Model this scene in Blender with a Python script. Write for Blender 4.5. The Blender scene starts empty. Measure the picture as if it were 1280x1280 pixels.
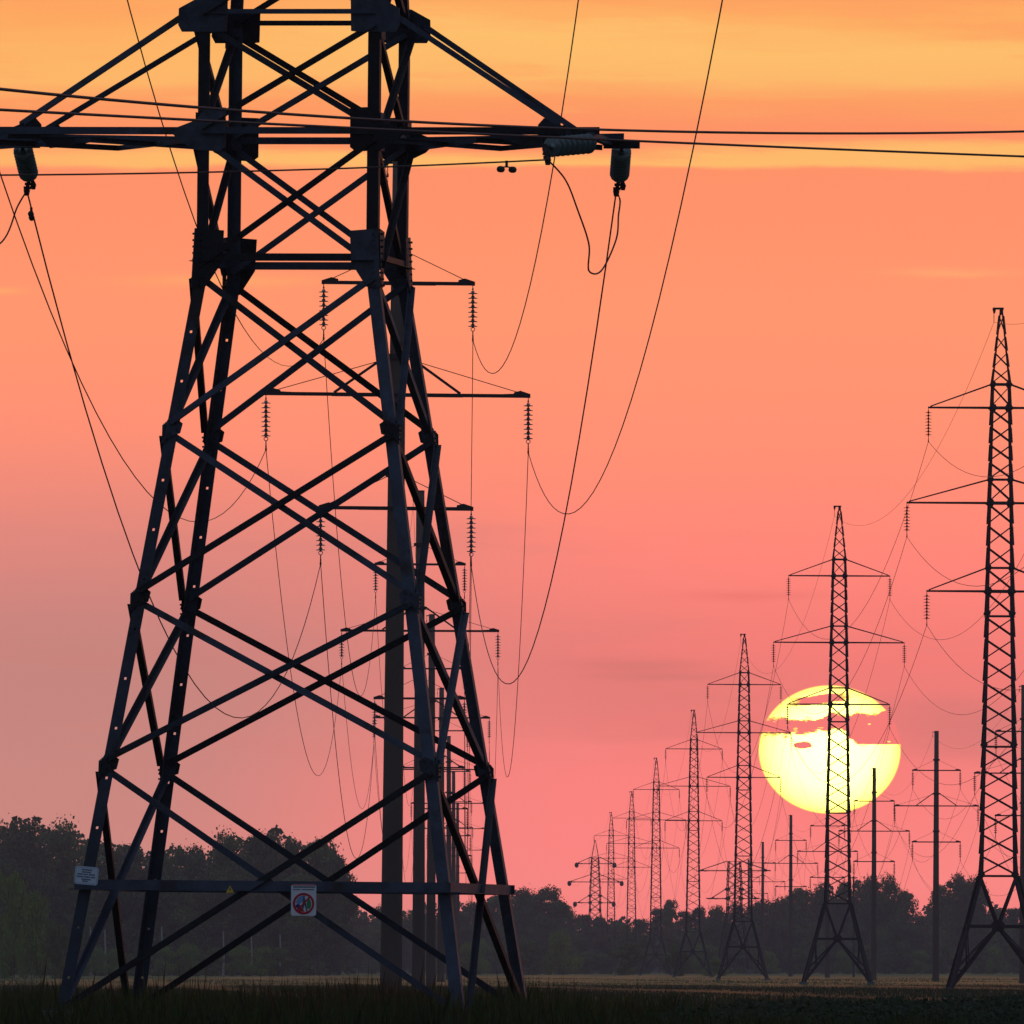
import bpy, math, random
import numpy as np
from mathutils import Vector, Matrix, Euler
random.seed(7); rng = np.random.default_rng(7)
scene = bpy.context.scene
COL = scene.collection
R = math.radians

# ------------------------------------------------------------------ camera
F, EYE, HOR = 19040.0, 1.15, 1210.0        # focal length in photo pixels, eye height, horizon row
cam = bpy.data.cameras.new('camera'); camo = bpy.data.objects.new('camera', cam); COL.objects.link(camo)
camo.location = (0, 0, EYE); camo.rotation_euler = (R(90), 0, 0)
cam.sensor_width = 36; cam.lens = F / 1280 * 36; cam.shift_y = (HOR - 640) / 1280
cam.clip_start = 1; cam.clip_end = 60000
scene.camera = camo
scene.view_settings.view_transform = 'Standard'; scene.view_settings.look = 'None'
scene.view_settings.exposure = 0; scene.view_settings.gamma = 1; scene.view_settings.use_curve_mapping = False
scene.cycles.use_denoising = True
scene.cycles.volume_bounces = 0
scene.cycles.max_bounces = 5
scene.cycles.sample_clamp_indirect = 4

def lin(r, g, b):
    f = lambda c: (c / 255 / 12.92) if c / 255 <= .04045 else ((c / 255 + .055) / 1.055) ** 2.4
    return (f(r), f(g), f(b), 1)

# ------------------------------------------------------------------ shader maths helper
class V:
    def __init__(s, nt, sock): s.nt, s.k = nt, sock
    def _op(s, op, *a, clamp=False):
        n = s.nt.nodes.new('ShaderNodeMath'); n.operation = op; n.use_clamp = clamp
        for i, v in enumerate((s,) + a):
            if isinstance(v, V): s.nt.links.new(v.k, n.inputs[i])
            else: n.inputs[i].default_value = v
        return V(s.nt, n.outputs[0])
    def __add__(s, o): return s._op('ADD', o)
    def __sub__(s, o): return s._op('SUBTRACT', o)
    def __mul__(s, o): return s._op('MULTIPLY', o)
    def __truediv__(s, o): return s._op('DIVIDE', o)
    __radd__ = __add__; __rmul__ = __mul__
    def rsub(s, o): return (s * -1.0) + o
    def clamp(s): return s._op('ADD', 0.0, clamp=True)
    def mx(s, o): return s._op('MAXIMUM', o)
    def sqrt(s): return s._op('SQRT')
    def absv(s): return s._op('ABSOLUTE')
def smooth(v, a, b):
    n = v.nt.nodes.new('ShaderNodeMapRange'); n.interpolation_type = 'SMOOTHSTEP'
    v.nt.links.new(v.k, n.inputs['Value']); n.inputs['From Min'].default_value = a; n.inputs['From Max'].default_value = b
    if a > b:
        n.inputs['From Min'].default_value = b; n.inputs['From Max'].default_value = a
        n.inputs['To Min'].default_value = 1; n.inputs['To Max'].default_value = 0
    return V(v.nt, n.outputs[0])
def bump(a, e, a0, e0, wa, we):            # soft ellipse
    d = (((a - a0) / wa)._op('POWER', 2.0) + ((e - e0) / we)._op('POWER', 2.0))
    return (d * -1.0)._op('EXPONENT')
def noise(nt, vec, scale, detail=4, rough=.55):
    n = nt.nodes.new('ShaderNodeTexNoise'); n.inputs['Scale'].default_value = scale
    n.inputs['Detail'].default_value = detail; n.inputs['Roughness'].default_value = rough
    nt.links.new(vec, n.inputs['Vector']); return V(nt, n.outputs['Fac'])
def comb(nt, *xyz):
    n = nt.nodes.new('ShaderNodeCombineXYZ')
    for i, v in enumerate(xyz):
        if isinstance(v, V): nt.links.new(v.k, n.inputs[i])
        else: n.inputs[i].default_value = v
    return n.outputs[0]
def mixc(nt, fac, a, b, mode='MIX'):
    n = nt.nodes.new('ShaderNodeMix'); n.data_type = 'RGBA'; n.blend_type = mode; n.clamp_factor = True
    for v, i in ((fac, 0), (a, 6), (b, 7)):
        if isinstance(v, V): nt.links.new(v.k, n.inputs[i])
        elif hasattr(v, 'is_linked'): nt.links.new(v, n.inputs[i])
        else: n.inputs[i].default_value = v
    return n.outputs[2]
def ramp(nt, v, stops):
    n = nt.nodes.new('ShaderNodeValToRGB'); e = n.color_ramp.elements
    while len(e) > 1: e.remove(e[-1])
    e[0].position, e[0].color = stops[0]
    for p, c in stops[1:]:
        x = e.new(p); x.color = c
    nt.links.new(v.k, n.inputs[0]); return n.outputs[0]

# ------------------------------------------------------------------ sky (by direction; A = kilo-rows right of axis, E = above horizon)
SUN_AZ, SUN_EL = math.atan(.397 / 19.04), math.atan(.273 / 19.04)
world = bpy.data.worlds.new('World'); scene.world = world; world.use_nodes = True
nt = world.node_tree; nt.nodes.clear()
tc = nt.nodes.new('ShaderNodeTexCoord'); sep = nt.nodes.new('ShaderNodeSeparateXYZ')
nt.links.new(tc.outputs['Generated'], sep.inputs[0])
dx, dy, dz = (V(nt, sep.outputs[i]) for i in range(3))
az = dx._op('ARCTAN2', dy)
el = dz._op('ARCSINE')
A = az * 19.04; Eh = el * 19.04
nA = noise(nt, comb(nt, A * 1.1, Eh * 7.0, 3.1), 1.0, 5) - .5
nC0 = noise(nt, comb(nt, A * 9.0, Eh * 20.0, 5.5), 1.0, 5) - .5
nB = noise(nt, comb(nt, A * 3.0, Eh * 22.0, 7.7), 1.0, 5) - .5
nC = noise(nt, comb(nt, A * 1.7 + Eh * 3.0, Eh * 16.0, 21.0), 1.0, 7, .62) - .5
upz = smooth(Eh, .85, 1.03)
Ew = Eh + nA * .06 + nB * .012 + nC * upz * .085
Eb = Eh + nB * .030 + nA * .018 + nC0 * .012                         # crisp lower rim of the bright streak
C = lin
# the ramp runs over a power curve so that both the low band and the dome fit
t = (Ew.mx(0.0) / 1.5)
low = ramp(nt, t.clamp(), [(0, C(232,118,118)), (.07, C(248,132,128)), (.17, C(248,127,122)), (.25, C(243,121,114)), (.33, C(254,129,116)),
    (.42, C(255,138,111)), (.54, C(255,148,108)), (.655, C(255,146,105)), (.695, C(255,147,101)), (.722, C(255,158,98)), (.742, C(255,186,106)), (.765, C(255,192,108)),
    (.785, C(255,178,100)), (.81, C(255,172,97)), (.87, C(255,168,95)), (1, C(250,160,96))])
# bright streak with a hard lower rim
streak = smooth(Eb, .996, 1.006) * smooth(Ew, 1.035, 1.008)
low = mixc(nt, streak * (smooth(A, -.75, -.35) * .25 + .72), low, C(255,188,106))
low = mixc(nt, (smooth(nC, .02, .16) * smooth(Eh, 1.02, 1.10) * .55).clamp(), low, C(255,158,96))
low = mixc(nt, (smooth(nC, -.04, -.16) * smooth(Eh, 1.03, 1.12) * .6).clamp(), low, C(255,196,110))
# second streaks of orange in the upper left
low = mixc(nt, bump(A, Ew, -.56, 1.155, .22, .035) * .5, low, C(255,182,98))
low = mixc(nt, smooth(Ew, 1.09, 1.17) * smooth(A, .1, -.5) * .45, low, C(255,168,95))
# dull mauve on the lower left, grey veils
veil = smooth(A + nA * .25, .16, -.50) * smooth(Eh + nA * .12, .80, .26)
low = mixc(nt, veil * .92, low, C(196,132,124))
low = mixc(nt, smooth(nC + nB * .6, .04, .22) * smooth(Eh, .12, .3) * smooth(Eh, .75, .4) * .35, low, C(214,122,114))
low = mixc(nt, bump(A, Eh + nA * .06, -.48, .42, .55, .16) * .40, low, C(176,128,122))
low = mixc(nt, bump(A, Eh + nB * .10, .22, .34, .24, .045) * .55, low, C(206,116,108))
low = mixc(nt, bump(A, Eh + nB * .10, .55, .30, .17, .050) * .65, low, C(190,114,110))
low = mixc(nt, bump(A, Eh + nA * .05, .13, .18, .35, .12) * .45, low, C(255,126,124))
# little cloud wisps
wn = noise(nt, comb(nt, A * 9.0, Eh * 40.0, 1.0), 1.0, 6, .65)
for (a0, e0, wa, we, col, st) in ((-.36, .858, .11, .007, C(255,166,104), .8), (.55, .868, .07, .005, C(255,166,112), .8), (-.64, .845, .03, .004, C(255,166,104), .8),
        (.16, .378, .08, .007, C(206,112,104), .6), (.19, .365, .10, .006, C(200,110,104), .5), (.30, .465, .09, .006, C(226,112,104), .5), (.30, .30, .14, .018, C(214,112,108), .5)):
    low = mixc(nt, bump(A, Eh + (wn - .5) * .018, a0, e0, wa, we) * st, low, col)
# dome above the frame, and the eastern twilight behind the camera
hi = ramp(nt, (el * (1 / 1.5708)).clamp(), [(0, C(255,160,100)), (.045, C(246,154,98)), (.075, C(180,108,88)), (.12, C(118,98,108)), (.25, C(100,108,132)), (1, C(128,146,176))])
front = mixc(nt, smooth(el, 1.2 / 19.04, 1.5 / 19.04), low, hi)
sky = nt.nodes.new('ShaderNodeTexSky'); sky.sky_type = 'NISHITA'; sky.sun_disc = False
sky.sun_elevation = SUN_EL; sky.sun_rotation = SUN_AZ; sky.altitude = 100; sky.air_density = 1.2; sky.dust_density = 2.0
east = mixc(nt, 1.0, sky.outputs[0], (.05, .055, .075, 1), 'MULTIPLY')
east = mixc(nt, 1.0, east, ramp(nt, (el * (1 / 1.5708)).clamp(), [(0, (.075, .105, .17, 1)), (.25, (.085, .12, .19, 1)), (1, (.22, .29, .43, 1))]), 'ADD')
away = smooth(az.absv(), R(12), R(48))
col = mixc(nt, away, front, east)
col = mixc(nt, smooth(Eh, -.02, -.6), col, (.02, .02, .02, 1))
# the sun's disc with the cloud bank in front of it
a_s, e_s = A - .397, Eh - .273
r = ((a_s / .0885)._op('POWER', 2.0) + (e_s / .0800)._op('POWER', 2.0)).sqrt()
disc = smooth(r, 1.016, .990)
cn = noise(nt, comb(nt, A * 14.0, Eh * 22.0, 4.2), 1.0, 6, .62) - .5
cn2 = noise(nt, comb(nt, A * 90.0, Eh * 140.0, 9.2), 1.0, 5, .65) - .5
cnm = noise(nt, comb(nt, A * 42.0, Eh * 85.0, 2.2), 1.0, 7, .62) - .5
Ec = e_s + cn * .014 + cnm * .034 + cn2 * .011
Lo = smooth(a_s, .012, .036) * -.0150 + .0215          # lower edge of the bank falls to the right
Up = smooth(a_s, -.03, .03) * .007 + .0395
bank = smooth(Ec - Lo, -.0022, .0026) * smooth(Ec - Up, .0018, -.0026)
flat = smooth(a_s, .028, .036) * smooth(e_s + cn2 * .002 - Lo, -.0008, .0008) * smooth(e_s, .03, .022)
thin = smooth(e_s + cnm * .008 - a_s * .10, .058, .0595) * smooth(e_s + cnm * .008 - a_s * .12, .0700, .0685) * smooth(a_s + cnm * .05, .026, .012) * smooth(a_s + cnm * .04, -.055, -.035)
spot = smooth((((a_s + .034) / .0115)._op('POWER', 2.0) + ((e_s - .0055) / .0046)._op('POWER', 2.0)).sqrt() + cn2 * .8 + cnm * .6, 1.1, .85)
veiled = bank.mx(flat).mx(thin).mx(spot).clamp()
lit_holes = smooth(cnm + cn2 * .8, .17, .24) * smooth(a_s, .035, .05) * .75
veiled = veiled * (lit_holes.rsub(1.0))
discc = ramp(nt, r.clamp(), [(0, (6, 5.6, 1.25, 1)), (.60, (5, 4.6, .98, 1)), (.88, (3.4, 3.0, .56, 1)), (.98, (2.4, 1.9, .30, 1)), (1, (1.9, 1.1, .2, 1))])
discc = mixc(nt, smooth(veiled, .15, .75), discc, (1.2, .235, .205, 1))
discc = mixc(nt, (veiled * (veiled.rsub(1.0)) * 3.2).clamp(), discc, (1.6, .95, .12, 1))
gain = smooth(Eh, 1.15, .45) * .21 + 1.09
col = mixc(nt, smooth(az.absv(), R(30), R(8)), col, mixc(nt, 1.0, col, comb(nt, gain, gain * .985, gain * .93), 'MULTIPLY'))
glow = bump(A, Eh, .397, .273, .16, .15) * .35
col = mixc(nt, glow, col, (1.3, .225, .20, 1))
col = mixc(nt, disc, col, discc)
bg = nt.nodes.new('ShaderNodeBackground'); bg.inputs[1].default_value = 1.0
nt.links.new(col, bg.inputs[0])
wo = nt.nodes.new('ShaderNodeOutputWorld'); nt.links.new(bg.outputs[0], wo.inputs[0])
world.cycles.sampling_method = 'MANUAL'; world.cycles.sample_map_resolution = 2048

sl = bpy.data.lights.new('sun', 'SUN'); sl.energy = .5; sl.angle = R(.53); sl.color = (1, .36, .13)
slo = bpy.data.objects.new('sun', sl); COL.objects.link(slo)
sd = Vector((math.sin(SUN_AZ) * math.cos(SUN_EL), math.cos(SUN_AZ) * math.cos(SUN_EL), math.sin(SUN_EL)))
slo.rotation_euler = sd.to_track_quat('Z', 'Y').to_euler(); slo.location = (30, 60, 60)

# ------------------------------------------------------------------ materials
def mat(name, base, rough=.6, metal=0.0, var=.0, scale=3.0, island=0.0, dirt=None, bumps=0.0, stretch=(1, 1, 1), trans=0.0, objvar=None):
    m = bpy.data.materials.new(name); m.use_nodes = True; nt = m.node_tree
    b = nt.nodes['Principled BSDF']; b.inputs['Roughness'].default_value = rough; b.inputs['Metallic'].default_value = metal
    b.inputs['Specular IOR Level'].default_value = .35
    c = (*base, 1); tcn = nt.nodes.new('ShaderNodeTexCoord')
    mp = nt.nodes.new('ShaderNodeMapping'); mp.inputs['Scale'].default_value = stretch
    nt.links.new(tcn.outputs['Object'], mp.inputs[0])
    out = None
    if var:
        n = noise(nt, mp.outputs[0], scale, 6, .6)
        lo = tuple(x * (1 - var) for x in base) + (1,); hi_ = tuple(min(1, x * (1 + var)) for x in base) + (1,)
        out = ramp(nt, n, [(.25, lo), (.75, hi_)])
        if dirt:
            n2 = noise(nt, mp.outputs[0], scale * .37, 5, .7)
            out = mixc(nt, smooth(n2, .52, .68), out, (*dirt, 1))
    if island:
        g = nt.nodes.new('ShaderNodeNewGeometry')
        lo = tuple(x * (1 - island) for x in base) + (1,); hi_ = tuple(min(1, x * (1 + island)) for x in base) + (1,)
        r_ = ramp(nt, V(nt, g.outputs['Random Per Island']), [(0, lo), (.7, c), (1, hi_)])
        out = r_ if out is None else mixc(nt, .5, out, r_)
    if objvar:
        oi = nt.nodes.new('ShaderNodeObjectInfo')
        out = mixc(nt, 1.0, out, ramp(nt, V(nt, oi.outputs['Random']), [(0, (objvar[0],) * 3 + (1,)), (.45, (objvar[0] * 1.6,) * 3 + (1,)), (.8, (.8, .85, .9, 1)), (1, (1, 1, 1, 1))]), 'MULTIPLY')
    if out is not None: nt.links.new(out, b.inputs['Base Color'])
    else: b.inputs['Base Color'].default_value = c
    if bumps:
        bn = nt.nodes.new('ShaderNodeBump'); bn.inputs['Strength'].default_value = bumps; bn.inputs['Distance'].default_value = .02
        nt.links.new(noise(nt, mp.outputs[0], scale * 6, 6).k, bn.inputs['Height']); nt.links.new(bn.outputs[0], b.inputs['Normal'])
    if trans:
        tr = nt.nodes.new('ShaderNodeBsdfTranslucent'); ms = nt.nodes.new('ShaderNodeMixShader'); ms.inputs[0].default_value = trans
        if out is not None: nt.links.new(out, tr.inputs[0])
        else: tr.inputs[0].default_value = c
        nt.links.new(b.outputs[0], ms.inputs[1]); nt.links.new(tr.outputs[0], ms.inputs[2])
        nt.links.new(ms.outputs[0], nt.nodes['Material Output'].inputs[0])
    return m
M = dict(
    steel=mat('galvanised_steel', (.066, .078, .108), .5, .3, .45, 2.6, dirt=(.045, .030, .026), bumps=.3, objvar=(.09,)),
    gusset=mat('weathered_plate', (.050, .056, .074), .5, .3, .6, 5, dirt=(.035, .024, .020), bumps=.3, objvar=(.10,)),
    farsteel=mat('tower_steel', (.030, .022, .024), .6, .1, .2, 1.0),
    concrete=mat('spun_concrete', (.115, .080, .062), .9, 0, .22, 1.5, bumps=.3, stretch=(1, 1, .2)),
    footing=mat('footing_concrete', (.14, .15, .16), .9, 0, .25, 5, bumps=.4),
    wire=mat('aluminium_wire', (.06, .022, .02), .6, .3, .2, 1),
    glass=mat('insulator_glass', (.10, .14, .13), .12, 0, .12, 9),
    cap=mat('insulator_cap', (.035, .03, .03), .6, .3, .2, 9),
    porcelain=mat('insulator_porcelain', (.03, .018, .018), .3, 0, .2, 9),
    pale=mat('arcing_ring', (.75, .66, .62), .4, 0, .1, 5),
    sign=mat('sign_enamel', (.66, .72, .78), .45, 0, .07, 6),
    sign2=mat('sign_white', (.80, .78, .80), .45, 0, .05, 6),
    ink=mat('sign_ink', (.07, .08, .14), .6), red=mat('sign_red', (.55, .02, .03), .5), blue=mat('sign_blue', (.18, .34, .60), .5),
    green=mat('sign_green', (.05, .25, .10), .5), yellow=mat('sign_yellow', (.85, .52, .03), .5), navy=mat('sign_navy', (.04, .03, .20), .5),
    grass=mat('tall_grass', (.058, .082, .012), .8, 0, .35, .6, island=.6, trans=.3),
    dry=mat('dry_grass_stem', (.095, .060, .022), .8, 0, .2, .6, island=.5, trans=.25),
    weed=mat('weed_leaf', (.018, .030, .003), .8, 0, .3, .8, island=.5, trans=.2),
    straw=mat('pale_meadow_tuft', (.105, .118, .034), .85, 0, .3, .02, island=.5, trans=.1),
    meadow=mat('meadow_tuft', (.050, .054, .018), .85, 0, .3, .02, island=.55, trans=.12),
    bark=mat('bark', (.09, .07, .06), .9, 0, .3, 2), birch=mat('birch_bark', (.34, .33, .30), .8, 0, .3, 2.5, dirt=(.08, .07, .06)),
    leafA=mat('leaf_dark', (.085, .105, .030), .8, 0, .45, .35, island=.5, trans=.12),
    leafD=mat('leaf_far', (.085, .090, .045), .8, 0, .35, .25, island=.4, trans=.12),
    leafB=mat('leaf_mid', (.12, .155, .036), .8, 0, .45, .35, island=.5, trans=.12),
    leafC=mat('leaf_light', (.19, .27, .04), .8, 0, .35, .25, island=.5, trans=.3),
)
M['glass'].node_tree.nodes['Principled BSDF'].inputs['Specular IOR Level'].default_value = 1.0
# ground: meadow in patches and mown strips
g = bpy.data.materials.new('meadow_ground'); g.use_nodes = True; nt = g.node_tree
b = nt.nodes['Principled BSDF']; b.inputs['Roughness'].default_value = .95; b.inputs['Specular IOR Level'].default_value = .1
geo = nt.nodes.new('ShaderNodeNewGeometry'); sp = nt.nodes.new('ShaderNodeSeparateXYZ'); nt.links.new(geo.outputs['Position'], sp.inputs[0])
gx, gy = V(nt, sp.outputs[0]), V(nt, sp.outputs[1])
p1 = noise(nt, comb(nt, gx * .05, gy * .006, 0.0), 1.0, 6, .6); p2 = noise(nt, comb(nt, gx * .6, gy * .12, 0.0), 1.0, 6, .65)
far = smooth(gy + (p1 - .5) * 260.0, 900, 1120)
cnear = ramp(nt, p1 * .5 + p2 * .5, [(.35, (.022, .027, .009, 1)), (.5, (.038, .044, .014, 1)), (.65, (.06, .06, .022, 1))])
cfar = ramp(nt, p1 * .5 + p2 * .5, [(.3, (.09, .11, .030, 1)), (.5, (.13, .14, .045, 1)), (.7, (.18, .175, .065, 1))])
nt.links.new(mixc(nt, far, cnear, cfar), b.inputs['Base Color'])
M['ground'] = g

# ------------------------------------------------------------------ mesh builder
class MB:
    def __init__(s): s.v, s.f, s.m = [], [], []
    def add(s, vs, fs, mi=0):
        o = len(s.v); s.v += [tuple(x) for x in vs]; s.f += [tuple(i + o for i in f) for f in fs]; s.m += [mi] * len(fs); return s
    def prism(s, prof, p0, p1, a, b, mi=0):           # extrude a closed profile [(u,v)] in axes a,b from p0 to p1
        n = len(prof); vs = [p0 + a * u + b * v for u, v in prof] + [p1 + a * u + b * v for u, v in prof]
        fs = [(i, (i + 1) % n, n + (i + 1) % n, n + i) for i in range(n)] + [tuple(range(n))[::-1], tuple(range(n, 2 * n))]
        return s.add(vs, fs, mi)
    def box(s, c, h, mi=0, mtx=None):
        vs = [Vector((x * h[0], y * h[1], z * h[2])) for x in (-1, 1) for y in (-1, 1) for z in (-1, 1)]
        if mtx: vs = [mtx @ x for x in vs]
        return s.add([x + Vector(c) for x in vs], [(0, 1, 3, 2), (4, 6, 7, 5), (0, 4, 5, 1), (2, 3, 7, 6), (0, 2, 6, 4), (1, 5, 7, 3)], mi)
    def lang(s, p0, p1, a, b, w=.09, t=.009, mi=0):   # angle-iron section, heel on the line, flanges along a and b
        return s.prism([(0, 0), (w, 0), (w, t), (t, t), (t, w), (0, w)], Vector(p0), Vector(p1), a, b, mi)
    def bar(s, p0, p1, w, d=None, mi=0, up=Vector((0, 0, 1))):
        p0, p1 = Vector(p0), Vector(p1); d = d or w; ax = (p1 - p0).normalized()
        if abs(ax.dot(up)) > .97: up = Vector((0, 1, 0))
        a = ax.cross(up).normalized(); b = a.cross(ax)
        return s.prism([(-w / 2, -d / 2), (w / 2, -d / 2), (w / 2, d / 2), (-w / 2, d / 2)], p0, p1, a, b, mi)
    def tube(s, pts, rad, n=6, mi=0):
        pts = [Vector(p) for p in pts]; rs = rad if isinstance(rad, (list, tuple)) else [rad] * len(pts); vs = []
        for i, p in enumerate(pts):
            ax = (pts[min(i + 1, len(pts) - 1)] - pts[max(i - 1, 0)]).normalized()
            u = Vector((0, 0, 1)) if abs(ax.z) < .9 else Vector((0, 1, 0))
            a = ax.cross(u).normalized(); b = a.cross(ax)
            vs += [p + (a * math.cos(k * 2 * math.pi / n) + b * math.sin(k * 2 * math.pi / n)) * rs[i] for k in range(n)]
        fs = [(i * n + k, i * n + (k + 1) % n, (i + 1) * n + (k + 1) % n, (i + 1) * n + k) for i in range(len(pts) - 1) for k in range(n)]
        fs += [tuple(range(n))[::-1], tuple((len(pts) - 1) * n + k for k in range(n))]
        return s.add(vs, fs, mi)
    def plate(s, pts, nrm, t, mi=0):                  # flat polygon given in 3D, thickened along nrm
        nrm = Vector(nrm).normalized(); pts = [Vector(p) for p in pts]; n = len(pts)
        vs = [p for p in pts] + [p + nrm * t for p in pts]
        fs = [tuple(range(n))[::-1], tuple(range(n, 2 * n))] + [(i, (i + 1) % n, n + (i + 1) % n, n + i) for i in range(n)]
        return s.add(vs, fs, mi)
    def mesh(s, name, mats):
        me = bpy.data.meshes.new(name); me.from_pydata(s.v, [], s.f)
        for m in (mats if isinstance(mats, (list, tuple)) else [mats]): me.materials.append(m)
        if any(s.m): me.polygons.foreach_set('material_index', s.m)
        me.update(); return me
    def obj(s, name, mats, parent=None): return link(name, s.mesh(name, mats), parent)
def link(name, data, parent=None, loc=None):
    o = bpy.data.objects.new(name, data); COL.objects.link(o)
    if parent is not None: o.parent = parent
    if loc is not None: o.location = loc
    return o
def tag(o, label=None, cat=None, group=None, kind=None):
    for k, v in (('label', label), ('category', cat), ('group', group), ('kind', kind)):
        if v: o[k] = v
    return o
def copy_tree(o, parent=None):
    c = o.copy(); COL.objects.link(c); c.parent = parent
    if parent is not None: c.matrix_parent_inverse = o.matrix_parent_inverse.copy()
    for ch in list(o.children): copy_tree(ch, c)
    return c
def at(px, py, d): s_ = F / d; return Vector(((px - 640) / s_, d, EYE + (HOR - py) / s_))    # a bearing taken at distance d
def mtx(loc, rz=0.0, lean=0.0): return Matrix.Translation(Vector(loc)) @ Matrix.Rotation(lean, 4, 'Y') @ Matrix.Rotation(rz, 4, 'Z')

# ------------------------------------------------------------------ ground
def ground():
    ys = np.concatenate([np.arange(-200, 400, 20), np.geomspace(400, 30000, 60)]); xs = np.concatenate([-np.geomspace(20000, 20, 40), np.arange(-15, 16, 5), np.geomspace(20, 20000, 40)])
    mb = MB(); nx = len(xs)
    for y in ys:
        for x in xs:
            z = .05 * math.sin(x * .11 + y * .013) * math.cos(y * .021) if 150 < y < 3000 else 0
            mb.v.append((float(x), float(y), z))
    for j in range(len(ys) - 1):
        for i in range(nx - 1): a = j * nx + i; mb.f.append((a, a + 1, a + nx + 1, a + nx)); mb.m.append(0)
    o = mb.obj('ground', M['ground']); tag(o, 'flat open meadow under the power lines', kind='structure')
    for p in o.data.polygons: p.use_smooth = True
ground()

# ------------------------------------------------------------------ insulator strings
def disc_mesh(name, mat_, r=.127, h=.13):
    mb = MB(); prof = [(.02, 0), (.042, -.01), (.048, -.052), (r * .55, -.060), (r * .92, -.072), (r, -.082), (r * .95, -.088), (r * .5, -.080), (.03, -.095), (.02, -h)]; n = 14
    vs = [(p * math.cos(k * 2 * math.pi / n), p * math.sin(k * 2 * math.pi / n), z) for p, z in prof for k in range(n)]
    fs = [(i * n + (k + 1) % n, i * n + k, (i + 1) * n + k, (i + 1) * n + (k + 1) % n) for i in range(len(prof) - 1) for k in range(n)]
    mb.add(vs, fs); me = mb.mesh(name, mat_)
    for p in me.polygons: p.use_smooth = True
    return me
GLASS = disc_mesh('glass_disc', M['glass'], r=.135); PORC = disc_mesh('porcelain_disc', M['porcelain'], r=.172, h=.16)
HOOK = MB().tube([(0, 0, .02), (0, 0, -.12)], .012).box((0, 0, -.1), (.022, .022, .03)).mesh('hook', M['cap'])
CLAMP = MB().tube([(0, 0, 0), (0, 0, -.14)], .016).box((0, 0, -.17), (.02, .045, .05)).box((0, 0, -.25), (.025, .16, .035)).mesh('clamp', M['cap'])
def ring_mesh():
    mb = MB(); n = 12
    mb.tube([(.055 * math.cos(k * 2 * math.pi / n), 0, .055 * math.sin(k * 2 * math.pi / n)) for k in range(n + 1)], .013, 5); return mb.mesh('pale_link', M['pale'])
RING = ring_mesh()
def string_proto(mesh, n, pitch, ring):
    r_ = bpy.data.objects.new('insulator_string', None); COL.objects.link(r_)
    link('hook', HOOK, r_)
    for k in range(n): link('disc', mesh, r_, (0, 0, -.14 - k * pitch))
    z = -.14 - n * pitch
    if ring: link('pale_link', RING, r_, (0, 0, z - .03)); z -= .08
    link('clamp', CLAMP, r_, (0, 0, z))
    r_['drop'] = -(z - .25); return r_
P_GLASS = string_proto(GLASS, 8, .130, True); P_PORC = string_proto(PORC, 8, .155, False)
# small far strings: one mesh
mbf = MB(); mbf.tube([(0, 0, 0), (0, 0, -1.6)], .03, 5)
for k in range(8): mbf.tube([(0, 0, -.2 - k * .14), (0, 0, -.25 - k * .14)], [.12, .10], 6)
FARSTR = mbf.mesh('far_string', M['porcelain'])
used = set()
def hang(proto, p, label, group):
    if proto is None: o = link('insulator_string', FARSTR)
    elif proto.name in used: o = copy_tree(proto)
    else: o = proto; used.add(proto.name)
    o.matrix_world = Matrix.Translation(p) @ Matrix.Rotation(random.uniform(-.02, .02), 4, 'X')
    tag(o, label.replace(' of the receding row', ' of the row'), 'insulator', group); return o

# ------------------------------------------------------------------ wires
def sagline(p, q, S, n=28):
    return [p.lerp(q, t) - Vector((0, 0, 4 * S * t * (1 - t))) for t in (i / n for i in range(n + 1))]
def wire(points, r_, label, group=None, cat='wire', name='conductor'):
    o = MB().tube(points, r_, 5).obj(name, M['wire']); tag(o, label, cat, group); return o
def chain(ps, sagk, first=None):
    pts = []
    for i in range(len(ps) - 1):
        L = (ps[i + 1] - ps[i]).length; S = sagk * (L / 287) ** 2 if not (i == 0 and first) else first
        seg = sagline(ps[i], ps[i + 1], S); pts += seg if not pts else seg[1:]
    return pts

# ------------------------------------------------------------------ near tension tower (square lattice, four faces)
Z_BASE, Z_BELT, NODES, Z_WAIST, Z_ARM, Z_JOINT = .50, 2.22, (3.82, 6.03, 8.26), 10.35, 12.17, 13.68
def hw(z):                                          # half width of the body
    if z < Z_WAIST: return (5.456 + (2.282 - 5.456) * z / Z_WAIST) / 2 + .07
    if z <= Z_JOINT + .1: return 2.285 / 2 + .07
    return max(.12, (2.425 - (z - Z_JOINT) * .085) / 2) if z < 22.2 else max(.08, .78 * (26.2 - z) / 4.0)
CORN = {'fl': (-1, -1), 'fr': (1, -1), 'br': (1, 1), 'bl': (-1, 1)}
FACES = [('fl', 'fr', Vector((0, -1, 0))), ('fr', 'br', Vector((1, 0, 0))), ('br', 'bl', Vector((0, 1, 0))), ('bl', 'fl', Vector((-1, 0, 0)))]
def corner(c, z): sx, sy = CORN[c]; h = hw(z); return Vector((sx * h, sy * h, z))
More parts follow.
